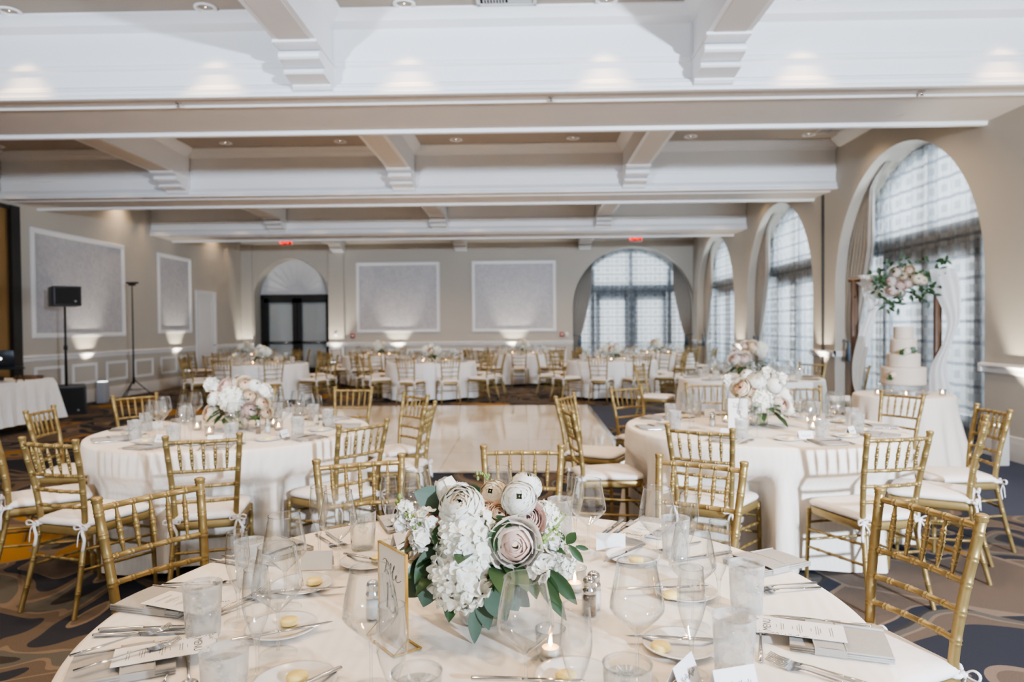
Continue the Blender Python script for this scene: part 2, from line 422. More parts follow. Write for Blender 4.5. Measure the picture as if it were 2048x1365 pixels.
BEAMS = [(6.88, 8.0), (11.9, 12.75), (16.7, 17.65)]
for i, (a, b) in enumerate(BEAMS):
    me = beam(a, b, XL, XR).mesh('beam', ['white_paint', 'soffit_shaded_white'], False)
    struct('ceiling_beam', auto(me, 30), label='broad white moulded ceiling beam, ' + ['nearest of the three', 'second of the three', 'farthest of the three'][i])
# back wall cornice and side crowns
g = G(); g.prism([(YB, ZC), (YB - 0.45, ZC), (YB - 0.45, ZC - 0.03), (YB - 0.34, ZC - 0.10), (YB - 0.10, ZC - 0.30), (YB - 0.06, ZC - 0.38), (YB, ZC - 0.40)], 'x', XL, XR)
struct('trim_3', auto(g.mesh('back_cornice', 'trim_paint', False), 25), label='cove cornice along the back wall')
def crown(x, sgn, y0, y1):
    g = G(); g.prism([(x, ZC), (x + sgn * 0.16, ZC), (x + sgn * 0.14, ZC - 0.04), (x + sgn * 0.05, ZC - 0.12), (x, ZC - 0.14)], 'y', y0, y1); return g
g = G()
for a, b in ((3.0, 6.72), (8.14, 11.74), (12.9, 16.54), (17.8, 21.55)):
    for x, s in ((XR, -1), (XL, 1)):
        q = crown(x, s, a, b); g.add(q.v, q.f)
struct('trim_4', auto(g.mesh('side_crowns', 'trim_paint', False), 25), label='crown moulding along the side walls')

# longitudinal beams with corbels at every transverse beam
XB = [-5.86, -2.04, 1.78]
def long_beam(xc, y0, y1, w=0.17, zb=4.02):
    g = G()
    poly = [(xc - w - 0.12, ZC), (xc - w - 0.10, ZC - 0.05), (xc - w - 0.02, ZC - 0.12), (xc - w, ZC - 0.13), (xc - w, zb + 0.03), (xc - w - 0.02, zb + 0.02), (xc - w - 0.02, zb),
            (xc + w + 0.02, zb), (xc + w + 0.02, zb + 0.02), (xc + w, zb + 0.03), (xc + w, ZC - 0.13), (xc + w + 0.02, ZC - 0.12), (xc + w + 0.10, ZC - 0.05), (xc + w + 0.12, ZC)]
    g.prism(poly, 'y', y0, y1, 0)
    g.box((xc - w + 0.03, y0, zb - 0.004), (xc + w - 0.03, y1, zb + 0.01), 1)
    return g
nb = 0
for xc in XB:
    for a, b in ((2.6, 6.86), (8.02, 11.88), (12.77, 16.68), (17.67, 21.95)):
        me = auto(long_beam(xc, a, b).mesh('cross_beam', ['white_paint', 'soffit_shaded_white'], False), 30)
        struct('ceiling_crossbeam', me, label='narrow cross beam running between the broad beams')
def corbel_mesh():
    """Stepped scroll bracket; origin on the beam face at the crossbeam's underside, projecting to -Y."""
    g = G(); w = 0.185
    poly = [(0.02, 0.0), (-0.60, 0.0), (-0.615, -0.012), (-0.615, -0.04), (-0.60, -0.05), (-0.52, -0.055)]
    poly += [(-0.42 - 0.10 * cos(a), -0.12 - 0.065 * sin(a) * -1) for a in ()]
    for i in range(7):
        a = pi / 2 - i * pi / 8; poly.append((-0.43 - 0.09 * cos(a), -0.135 + 0.08 * sin(a)))
    poly += [(-0.38, -0.215)]
    for i in range(6):
        a = pi / 2 - i * pi / 7; poly.append((-0.30 - 0.075 * cos(a), -0.285 + 0.06 * sin(a)))
    poly += [(-0.20, -0.345), (-0.13, -0.35), (-0.13, -0.375), (-0.10, -0.415), (0.02, -0.415)]
    poly = [(y_, z_ * .66) for y_, z_ in poly]
    g.prism(poly[::-1], 'x', -w, w)
    g.box((-w - 0.012, -0.63, -0.026), (w + 0.012, 0.0, 0.0))
    return auto(g.mesh('corbel', 'white_paint', False), 28)
CORB = corbel_mesh()
i = 0
for xc in XB:
    for yb in (6.88, 11.9, 16.7, 21.95):
        M = T(xc, yb - (0.0 if yb < 20 else 0.0), 4.022 if yb < 20 else 4.10)
        struct('ceiling_corbel', CORB, M, label='stepped white scroll bracket under the end of a cross beam')

# chair rail, baseboards, pilaster plinths
def rail_poly(s, x): return [(x, RAIL + 0.05), (x + s * 0.045, RAIL + 0.045), (x + s * 0.055, RAIL + 0.02), (x + s * 0.03, RAIL - 0.01), (x + s * 0.025, RAIL - 0.05), (x, RAIL - 0.07)]
def base_poly(s, x): return [(x, 0.26), (x + s * 0.02, 0.25), (x + s * 0.03, 0.20), (x + s * 0.035, 0.185), (x + s * 0.035, 0), (x, 0)]
spR = [(YN, AR[0][0] - AR[0][1]), (AR[0][0] + AR[0][1], AR[1][0] - AR[1][1]), (AR[1][0] + AR[1][1], AR[2][0] - AR[2][1]), (AR[2][0] + AR[2][1], YB)]
g = G(); h = G()
for a, b in spR:
    g.prism(rail_poly(-1, XR), 'y', a - 0.04 if a > 0 else a, b + 0.04 if b < 21 else b); h.prism(base_poly(-1, XR), 'y', a, b)
    if b < 21:   # the rail returns into the arch
        g.box((XR - 0.05, b - 0.005, RAIL - 0.05), (XR + 0.42, b + 0.04, RAIL + 0.045))
    if a > 0:
        g.box((XR - 0.05, a - 0.04, RAIL - 0.05), (XR + 0.42, a + 0.005, RAIL + 0.045))
struct('trim_5', auto(g.mesh('rail_right', 'white_paint', False), 25), label='white chair rail on the right wall')
struct('baseboard_right', auto(h.mesh('base_right', 'trim_paint', False), 25))
g = G(); h = G()
for a, b in ((12.26, 18.8), (20.15, YB)):
    g.prism(rail_poly(1, XL), 'y', a, b); h.prism(base_poly(1, XL), 'y', a, b)
struct('trim_6', auto(g.mesh('rail_left', 'white_paint', False), 25), label='white chair rail on the left wall')
struct('baseboard_left', auto(h.mesh('base_left', 'trim_paint', False), 25))
g = G(); h = G()
for a, b in ((XL, DW[0] - DW[1]), (DW[0] + DW[1], BW[0] - BW[1])):
    g.prism(rail_poly(-1, YB), 'x', a, b); h.prism(base_poly(-1, YB), 'x', a, b)
struct('trim_7', auto(g.mesh('rail_back', 'white_paint', False), 25), label='white chair rail on the back wall')
struct('baseboard_back', auto(h.mesh('base_back', 'trim_paint', False), 25))
# shallow wall pilasters on the back wall
g = G(); g.box((-6.20, YB - 0.06, 0), (-5.72, YB, 4.1)); g.box((-8.94, YB - 0.04, 0), (-8.60, YB, 4.1))
struct('wall_back_pilaster', g.mesh('pilaster', 'wall_paint', False))
g = G(); g.box((-6.26, YB - 0.12, 0.90), (-5.66, YB, 1.03)); g.box((-6.20, YB - 0.09, 0.03), (-5.72, YB, 0.9)); g.box((-8.93, YB - 0.10, 0.90), (-8.56, YB, 1.02)); g.box((-8.93, YB - 0.08, 0.03), (-8.60, YB, 0.9))
struct('trim_8', bev(g.mesh('plinth', 'white_paint', False), 0.012), label='white plinth blocks beside the arched doors')

# framed wallpaper panels
def frame_g(g, a0, a1, z0, z1, w, fn, t=0.03):
    """Moulding frame around a rectangle; fn(u, z, d) -> world."""
    def b(u0, u1, za, zb):
        vs = [fn(u, z, d) for u in (u0, u1) for z in (za, zb) for d in (0, t)]
        g.add(vs, [(0, 1, 3, 2), (4, 6, 7, 5), (0, 4, 5, 1), (2, 3, 7, 6), (1, 5, 7, 3), (0, 2, 6, 4)])
    b(a0, a1, z1 - w, z1); b(a0, a1, z0, z0 + w); b(a0, a0 + w, z0 + w, z1 - w); b(a1 - w, a1, z0 + w, z1 - w)
def wall_panel(a0, a1, z0, z1, fn, label):
    g = G(); g.add([fn(a0, z0, .006), fn(a1, z0, .006), fn(a1, z1, .006), fn(a0, z1, .006)], [(0, 1, 2, 3)])
    f = G(); frame_g(f, a0, a1, z0, z1, 0.09, fn); frame_g(f, a0 + 0.02, a1 - 0.02, z0 + 0.02, z1 - 0.02, 0.03, fn, 0.045)
    place((None, [('wallpaper', g.mesh('wallpaper', 'damask_wallpaper', False)), ('frame', f.mesh('frame', 'white_paint', False))]), 'wall_panel', label, 'wall panel')
fl = lambda u, z, d: (XL + d, u, z)
fb = lambda u, z, d: (u, YB - d, z)
wall_panel(12.56, 15.50, 1.33, 3.34, fl, 'large white framed damask wallpaper panel behind the loudspeaker on the left wall')
wall_panel(16.93, 18.60, 1.38, 3.34, fl, 'narrower white framed damask panel on the left wall, past the tripod')
wall_panel(-5.33, -2.73, 1.32, 3.51, fb, 'white framed grey damask panel on the back wall, beside the arched doors')
wall_panel(-1.72, 0.89, 1.32, 3.52, fb, 'white framed grey damask panel on the back wall, nearer the arched window')
f = G()
for a, b in ((12.60, 13.40), (13.66, 14.46), (14.78, 15.58), (15.86, 16.66), (17.0, 17.8), (18.0, 18.7)):
    frame_g(f, a, b, 0.38, 0.80, 0.055, fl, 0.022)
for i in range(8):
    a = -5.5 + i * 0.86
    frame_g(f, a, a + 0.68, 0.38, 0.80, 0.05, fb, 0.022)
for a, b in ((-3.0, -1.2), (-1.0, 0.8), (1.0, 2.8), (3.0, 4.8), (5.0, 6.6)):
    pass
struct('trim_9', f.mesh('wainscot_frames', 'white_paint', False), label='small rectangular wainscot mouldings under the chair rail')

# white service door in the left wall
g = G(); frame_g(g, 18.86, 20.08, 0.0, 2.53, 0.10, fl, 0.04); g2 = G(); g2.add([fl(18.9, 0, .01), fl(20.04, 0, .01), fl(20.04, 2.48, .01), fl(18.9, 2.48, .01)], [(0, 1, 2, 3)])
frame_g(g2, 19.06, 19.88, 1.1, 2.3, 0.05, fl, 0.022); frame_g(g2, 19.06, 19.88, 0.2, 0.95, 0.05, fl, 0.022)
hd = G(); hd.tube([(XL + .05, 19.95, 1.02), (XL + .05, 19.85, 1.02)], 0.012)
struct('door_1', None, label='white service door at the far end of the left wall', parts=[('door_frame', g.mesh('df', 'white_paint', False)), ('door_leaf', g2.mesh('dl', 'white_paint', False), None, [('door_handle', hd.mesh('dh', 'silver'))])])

# arched back doors: black frame, pale glazing, white lunette
yd = YB + 0.58; x0, x1 = DW[0] - DW[1], DW[0] + DW[1]; xm = DW[0]
fr = G()
fr.box((x0, yd - 0.05, 2.44), (x1, yd + 0.05, 2.56)); fr.box((x0, yd - 0.05, 0), (x0 + 0.10, yd + 0.05, 2.5)); fr.box((x1 - 0.10, yd - 0.05, 0), (x1, yd + 0.05, 2.5))
def leafdoor(a, b):
    q = G(); s = 0.14
    q.box((a, yd - 0.03, 0), (a + s, yd + 0.03, 2.44)); q.box((b - s, yd - 0.03, 0), (b, yd + 0.03, 2.44)); q.box((a, yd - 0.03, 2.30), (b, yd + 0.03, 2.44)); q.box((a, yd - 0.03, 0), (b, yd + 0.03, 0.22)); q.box((a, yd - 0.03, 0.98), (b, yd + 0.03, 1.06))
    p = G(); p.add([(a + s, yd, .22), (b - s, yd, .22), (b - s, yd, 2.3), (a + s, yd, 2.3)], [(0, 1, 2, 3)])
    hb = G(); hb.tube([(a + s, yd - 0.08, 1.02), (b - s, yd - 0.08, 1.02)], 0.018)
    bl = G()
    for i in range(26): bl.box((a + s + 0.02, yd + 0.035, 0.3 + i * 0.075), (b - s - 0.02, yd + 0.045, 0.35 + i * 0.075))
    return ('door_leaf', q.mesh('leaf', 'black_frame', False), None, [('door_pane', p.mesh('pane', 'window_glass', False)), ('push_bar', hb.mesh('bar', 'silver')), ('blind', bl.mesh('blind', 'trim_paint', False))])
lun = G(); arc = [(xm - DW[1] * cos(pi * i / 24), yd, 2.5 + DW[1] * sin(pi * i / 24)) for i in range(25)]
lun.add(arc, [tuple(range(25))])
for i in range(1, 12):
    a = pi * i / 12; lun.tube([(xm + 0.25 * cos(a), yd - 0.01, 2.56 + 0.25 * sin(a)), (xm + 1.12 * cos(a), yd - 0.01, 2.56 + 1.08 * sin(a))], 0.006, 4)
simple('lunette', (0.66, 0.66, 0.67), 0.18, var=0.03)
bk = G(); bk.add([(x0, yd + 0.06, 0), (x1, yd + 0.06, 0), (x1, yd + 0.06, 2.5), (x0, yd + 0.06, 2.5)], [(0, 1, 2, 3)])
simple('foyer_grey', (0.42, 0.42, 0.42), 0.3, var=0.15, nscale=2)
struct('door_2', None, label='arched pair of black framed glass doors in the back wall', parts=[('door_frame', fr.mesh('fr', 'black_frame', False)), leafdoor(x0 + 0.10, xm - 0.01), leafdoor(xm + 0.01, x1 - 0.10), ('lunette', lun.mesh('lun', 'lunette', False)), ('foyer_glazing', bk.mesh('bk', 'foyer_grey', False))])

# arched windows: frame, panes, plaid sheer, drapes
def window(idx, uc, R, zs, Pf, depth, label):
    """Pf(u, z, d)."""
    fr = G(); pn = G()
    def bar(u0, u1, z0, z1, d0, d1):
        vs = [Pf(u, z, d) for u in (u0, u1) for z in (z0, z1) for d in (d0, d1)]
        fr.add(vs, [(0, 1, 3, 2), (4, 6, 7, 5), (0, 4, 5, 1), (2, 3, 7, 6), (1, 5, 7, 3), (0, 2, 6, 4)])
    D0, D1 = depth + 0.02, depth + 0.10
    n = 28
    for i in range(n):   # arched outer frame
        a, b = pi * i / n, pi * (i + 1) / n
        for ro, ri in ((R + 0.05, R - 0.12),):
            q = [Pf(uc - r * cos(t), zs + r * sin(t), d) for t in (a, b) for r in (ro, ri) for d in (D0, D1)]
            fr.add(q, [(0, 1, 5, 4), (2, 6, 7, 3), (0, 4, 6, 2), (1, 3, 7, 5)])
    bar(uc - R - 0.05, uc - R + 0.12, 0, zs, D0, D1); bar(uc + R - 0.12, uc + R + 0.05, 0, zs, D0, D1)
    bar(uc - R, uc + R, 2.52, 2.78, D0 - 0.01, D1)           # transom
    bar(uc - 0.06, uc + 0.06, 0, zs + R - 0.05, D0, D1)       # centre mullion
    for s in (-1, 1):
        for k, w in ((1.22, 0.14), (0.62, 0.0),):
            if w: bar(uc + s * k - w / 2, uc + s * k + w / 2, 0, 3.3, D0, D1)
        bar(uc + s * 0.14 - 0.07, uc + s * 0.14 + 0.07, 0, 2.52, D0, D1)
        bar(uc + s * 1.05 - 0.07, uc + s * 1.05 + 0.07, 0, 2.52, D0, D1)
        a, b = sorted((uc + s * 0.14, uc + s * 1.12)); bar(a, b, 2.32, 2.52, D0, D1); bar(a, b, 0, 0.28, D0, D1)
    arc = [(uc - R * cos(pi * i / 24), zs + R * sin(pi * i / 24)) for i in range(25)]
    pn.add([Pf(uc - R, 0, depth + 0.06)] + [Pf(u, z, depth + 0.06) for u, z in arc] + [Pf(uc + R, 0, depth + 0.06)], [tuple(range(27))])
    struct('window_%d' % idx, fr.mesh('wf', 'dark_frame', False), label=label, parts=[('window_pane', pn.mesh('wp', 'window_glass', False))])

def sheer(uc, R, zs, Pf, d, mat, label):
    g = G(); nu = 120; vs = []; fs = []
    for i in range(nu + 1):
        u = uc - R + 2 * R * i / nu
        zt = zs + sqrt(max(0, R * R - (u - uc) ** 2)) - 0.03
        wv = 0.03 * sin(u * 19) + 0.012 * sin(u * 41 + 1)
        for j in range(7):
            z = 0.03 + (zt - 0.03) * j / 6
            vs.append(Pf(u, z, d + wv * (1 - 0.5 * j / 6)))
    for i in range(nu):
        for j in range(6): fs.append((i*7+j, (i+1)*7+j, (i+1)*7+j+1, i*7+j+1))
    g.add(vs, fs)
    place(g.mesh('sheer', mat), 'sheer_curtain', label, 'curtain', group=None)

def drape(uc, R, zs, Pf, d, side, label, wt=.60):
    """Side drape hugging the arch, gathered by a tieback at z = 1.15."""
    g = G(); n = 44; rows = 26; vs = []; fs = []
    for j in range(rows + 1):
        t = j / rows
        z = 0.03 + (zs + R * 0.93) * t
        # outer edge follows jamb and arch; inner edge sweeps
        zz = max(0, z - zs)
        o = sqrt(max(0.0001, R * R - zz * zz)) - 0.02 if z > zs else R - 0.02
        if z < 1.15: w = 0.26 + 0.10 * (1 - z / 1.15)
        else: w = 0.26 + wt * min(1, ((z - 1.15) / 1.5)) ** 0.8
        inn = max(R - w - 0.0, 0.0)
        inn = min(inn, o - 0.02)
        for i in range(n + 1):
            s = i / n; u = o + (inn - o) * s
            f = 0.045 * sin(s * pi * 13) * (0.55 if abs(z - 1.15) < 0.15 else 1)
            vs.append(Pf(uc + side * u, z, d + f))
    for j in range(rows):
        for i in range(n): fs.append((j*(n+1)+i, j*(n+1)+i+1, (j+1)*(n+1)+i+1, (j+1)*(n+1)+i))
    g.add(vs, fs)
    tb = G()
    loop = []
    for i in range(13):
        a = pi * i / 12; u = R + 0.02 - 0.30 * (1 - cos(a)) / 2
        loop.append(Pf(uc + side * u, 1.22 - 0.06 * sin(a / 2), d - 0.06 * sin(a) - 0.02))
    tb.tube(loop, 0.014, 6)
    for q in (0, 0.05):
        tb.tube([Pf(uc + side * (R - 0.27 + q), 1.16, d - 0.08), Pf(uc + side * (R - 0.26 + q), 1.05, d - 0.08), Pf(uc + side * (R - 0.25 + q), 0.86, d - 0.08)], [0.014, 0.03, 0.035], 8)
    place((g.mesh('drape', 'drape_fabric'), [('tieback', tb.mesh('tieback', 'tassel_cord'))]), 'drape', label, 'drape')

PR = lambda u, z, d: (XR + d, u, z)
PB = lambda u, z, d: (u, YB + d, z)
wl = ['arched window behind the cake table', 'middle right wall arched window', 'farthest right wall arched window']
for i, (uc, R, zs) in enumerate(AR):
    window(i + 1, uc, R, zs, PR, 0.45, wl[i])
    sheer(uc, R, zs, PR, 0.36, 'sheer_plaid_side', 'sheer grey plaid curtain in the ' + wl[i])
    drape(uc, R, zs, PR, 0.20, 1, 'taupe drape at the far side of the ' + wl[i])
window(4, *BW, PB, 0.6, 'arched french window in the back wall')
sheer(*BW, PB, 0.48, 'sheer_plaid_back', 'sheer grey plaid curtain in the back wall arched window')
drape(*BW, PB, 0.28, -1, 'taupe tied back drape at the left jamb of the back wall window', .36)
drape(*BW, PB, 0.28, 1, 'taupe tied back drape at the right jamb of the back wall window', .36)

# outside
g = G(); g.add([(5.9, -10, -0.05), (60, -10, -0.05), (60, 70, -0.05), (5.9, 70, -0.05)], [(0, 1, 2, 3)]); g.add([(-30, 22.9, -0.05), (5.9, 22.9, -0.05), (5.9, 70, -0.05), (-30, 70, -0.05)], [(0, 1, 2, 3)])
struct('ground', g.mesh('ground', 'terrace_stone', False))

# recessed lights, with added fill spots
def fixture():
    ring = G(); ring.lathe([(0.105, 0.0), (0.105, -0.012), (0.085, -0.016), (0.07, 0.0), (0.066, 0.03)], 24)
    lens = G(); lens.lathe([(0.066, 0.03), (0.045, 0.012), (0.02, 0.004), (0.0001, 0.0)], 20)
    return (None, [('trim_ring', ring.mesh('ring', 'white_paint')), ('lens', lens.mesh('lens', 'lamp_lens'))])
FX = fixture()
LX = [-8.66, -6.77, -4.89, -3.01, -1.13, 0.76, 2.64, 4.52]
ROWS = [(6.66, 'row just ahead of the nearest beam'), (11.46, 'row ahead of the second beam'), (16.3, 'row ahead of the farthest beam'), (20.9, 'row by the back wall')]
def spot(x, y, z, e, col, size=100, blend=0.8, rad=0.06, tgt=None, name='downlight_and_fill'):
    l = bpy.data.lights.new(name, 'SPOT'); l.energy = e; l.color = col; l.spot_size = radians(size); l.spot_blend = blend; l.shadow_soft_size = rad
    o = bpy.data.objects.new(name, l); COL.objects.link(o); o.location = (x, y, z)
    if tgt is not None: o.rotation_euler = (Vector(tgt) - Vector((x, y, z))).to_track_quat('-Z', 'Y').to_euler()
    return o
WARM = (1.0, 0.72, 0.46)
names6 = ['leftmost', 'second from left', 'third from left', 'third from right', 'second from right', 'rightmost']
for r, (y, desc) in enumerate(ROWS):
    for i, x in enumerate(LX):
        if r == 0:
            lab = 'round recessed ceiling light, %s in the %s' % (names6[i - 2] if i > 1 else 'off to the side', desc); grp = None
            if i < 2: continue
        else:
            lab = 'small round recessed ceiling light in the ' + desc; grp = 'recessed lights in the ' + desc
        if r == 0: lab = 'round recessed light, %s in the nearest ceiling row' % names6[i - 2]
        place(FX, 'recessed_light', lab, 'ceiling light', T(x, y, ZC - 0.001), grp)
        spot(x, y, ZC - 0.03, 34 if r == 0 else 14, (1.0, .66, .36), 60, 0.8, 0.04)
        if r: spot(x, y - 1.0, ZC - 0.03, 26, WARM, 125, 1.0, 0.06)  # extra wide fill spot, no fixture at this point
for x in (-4.6, -2.9, -1.13, 0.5, 2.3, 4.0):         # extra fill spots without fixtures, over the nearest bays
    for y in (1.9, 4.2):
        spot(x, y, ZC - 0.05, 58, WARM, 125, 1.0, 0.06)
for x in (-6, -4, -2, 0, 2, 4):  # added fill spots, no fixtures: brighten dance floor, far tables and back wall
    for y in (9.0, 14.0, 19.3): spot(x, y, ZC - 0.05, {9.0: 85, 14.0: 62, 19.3: 95}[y], WARM, 125, 1.0, 0.06)

# air vents
def vent():
    f = G(); s = 0.28
    for q in ((-s, -s, s, -s + .035), (-s, s - .035, s, s), (-s, -s, -s + .035, s), (s - .035, -s, s, s)): f.box((q[0], q[1], -0.02), (q[2], q[3], 0))
    l = G()
    for qx, qy, hor in ((-1, -1, 1), (1, -1, 0), (-1, 1, 0), (1, 1, 1)):
        for i in range(8):
            t = 0.02 + i * 0.028
            if hor: a = (min(qx * .01, qx * .24), qy * t - .004 if qy > 0 else -t - .004); l.box((a[0], a[1], -.015), (a[0] + .23, a[1] + .012, 0))
            else: a = (qx * t, min(qy * .01, qy * .24)); l.box((a[0] - .004, a[1], -.015), (a[0] + .008, a[1] + .23, 0))
    b = G(); b.box((-.25, -.25, -0.004), (.25, .25, 0))
    return (None, [('frame', f.mesh('vf', 'trim_paint', False)), ('slats', l.mesh('vs', 'trim_paint', False)), ('backing', b.mesh('vb', 'black_cloth', False))])
VT = vent()
place(VT, 'ceiling_vent', 'square four way air vent in the ceiling above the nearest beam', 'vent', T(-0.17, 6.43, ZC))
place(VT, 'ceiling_vent', 'small slotted air vent in the ceiling near the right wall', 'vent', T(4.75, 11.2, ZC, s=0.7))
sp = G(); sp.lathe([(0.001, 0), (0.03, 0), (0.03, -0.008), (0.012, -0.012), (0.01, -0.035), (0.02, -0.037), (0.02, -0.042), (0.0001, -0.043)], 12)
SPK = sp.mesh('sprinkler', 'silver')
for x, lab in ((-3.45, 'small sprinkler head under the nearest beam, on the left'), (0.25, 'small sprinkler head under the nearest beam, near the centre'), (3.85, 'small sprinkler head under the nearest beam, on the right')):
    place(SPK, 'sprinkler_head', lab, 'sprinkler', T(x, 7.0, ZS + 0.015))

# exit signs and wall devices
def exit_sign(x, lab):
    b = G(); b.box((-0.17, -0.03, -0.11), (0.17, 0.03, 0.11)); bm = bev(b.mesh('exit_body', 'white_paint', False), 0.008)
    tc = text_mesh('EXIT', 0.21, 'exit_red', .004, .004)
    fp = G(); fp.box((-0.16, -0.034, -0.10), (0.16, -0.031, 0.10))
    simple('exit_face', (0.75, 0.07, 0.05), 0.3, var=0.02)
    cn = G(); cn.box((-0.05, -0.02, 0.11), (0.05, 0.02, 0.40))
    place((None, [('housing', bm), ('face_plate', fp.mesh('fp', 'exit_face', False)), ('lettering', tc, T(0, -0.036, 0, rx=pi / 2)), ('canopy', cn.mesh('cn', 'white_paint', False))]), 'exit_sign', lab, 'sign', T(x, 21.2, 4.09))
exit_sign(-7.23, 'red EXIT sign hanging above the arched black doors')
exit_sign(3.26, 'red EXIT sign hanging above the arched back window')
def box_dev(x, y, z, w, h, d, mat, name, lab, cat, sub=None):
    b = G(); b.box((-w / 2, -d, -h / 2), (w / 2, 0, h / 2)); q = G(); q.lathe([(0.0001, 0.012), (w * 0.25, 0.01), (w * 0.28, 0)], 12, 0, T(0, -d, 0, rx=pi / 2))
    place((bev(b.mesh(name, mat, False), 0.004, 1), [('button', q.mesh('btn', sub or mat))]), name, lab, cat, T(x, y, z))
box_dev(-5.46, YB - 0.001, 1.23, 0.12, 0.14, 0.05, 'alarm_red', 'fire_alarm_pull', 'small red fire alarm pull left of the damask panels', 'fire alarm', 'white_paint')  # red pull station of the fire alarm, not a switch
box_dev(1.07, YB - 0.001, 1.22, 0.12, 0.14, 0.05, 'alarm_red', 'fire_alarm_pull', 'small red fire alarm pull beside the arched back window', 'fire alarm', 'white_paint')
box_dev(1.22, YB - 0.001, 1.22, 0.09, 0.13, 0.02, 'white_paint', 'light_switch', 'white switch plate beside the red alarm near the back window', 'switch')
box_dev(-5.98, YB - 0.061, 1.28, 0.09, 0.13, 0.02, 'white_paint', 'light_switch', 'white switch plate right of the arched doors', 'switch')

# dance floor
g = G(); g.box((-4.35, 7.05, 0.001), (1.05, 12.95, 0.02))
e = G(); 
for q in ((-4.42, 6.98, 1.12, 7.05), (-4.42, 12.95, 1.12, 13.02), (-4.42, 7.05, -4.35, 12.95), (1.05, 7.05, 1.12, 12.95)): e.box((q[0], q[1], 0.001), (q[2], q[3], 0.014))
place((g.mesh('dance_floor', 'dance_floor_tile', False), [('edge_strip', e.mesh('edge', 'silver', False))]), 'dance_floor', 'glossy cream tiled dance floor laid on the carpet', 'dance floor')

# ------------------------------------------------------------------ chairs
def rodpts(path, rfun, rings, step=0.03, ringh=0.0028):
    """Sample a polyline path; rings: distances along it that carry a double bamboo bead."""
    P_ = [Vector(p) for p in path]; L = [0]
    for a, b in zip(P_[:-1], P_[1:]): L.append(L[-1] + (b - a).length)
    tot = L[-1]
    st = set(round(tot * i / max(2, int(tot / step)), 5) for i in range(max(2, int(tot / step)) + 1))
    bump = {}
    for r in rings:
        for off, hh in ((-0.009, 0), (-0.006, 1), (-0.003, 0.1), (0.003, 0.1), (0.006, 1), (0.009, 0)):
            q = round(min(tot, max(0, r + off)), 5); st = {x for x in st if abs(x - q) > 0.003 or x in bump or x in (0, round(tot, 5))}; st.add(q); bump[q] = hh
    pts = []; rad = []
    for s_ in sorted(st):
        k = 0
        while k < len(L) - 2 and s_ > L[k + 1]: k += 1
        t = (s_ - L[k]) / max(1e-9, L[k + 1] - L[k]); pts.append(P_[k].lerp(P_[k + 1], t))
        rad.append(rfun(s_ / tot) + ringh * bump.get(s_, 0))
    return pts, rad
def catm(pts, n=5):
    out = []; P_ = [Vector(p) for p in pts]; m = len(P_)
    for i in range(m - 1):
        p0, p1, p2, p3 = P_[max(0, i-1)], P_[i], P_[i+1], P_[min(m-1, i+2)]
        for k in range(n):
            t = k / n; out.append(0.5 * ((2*p1) + (p2-p0)*t + (2*p0-5*p1+4*p2-p3)*t*t + (3*p1-p0-3*p2+p3)*t**3))
    out.append(P_[-1]); return out

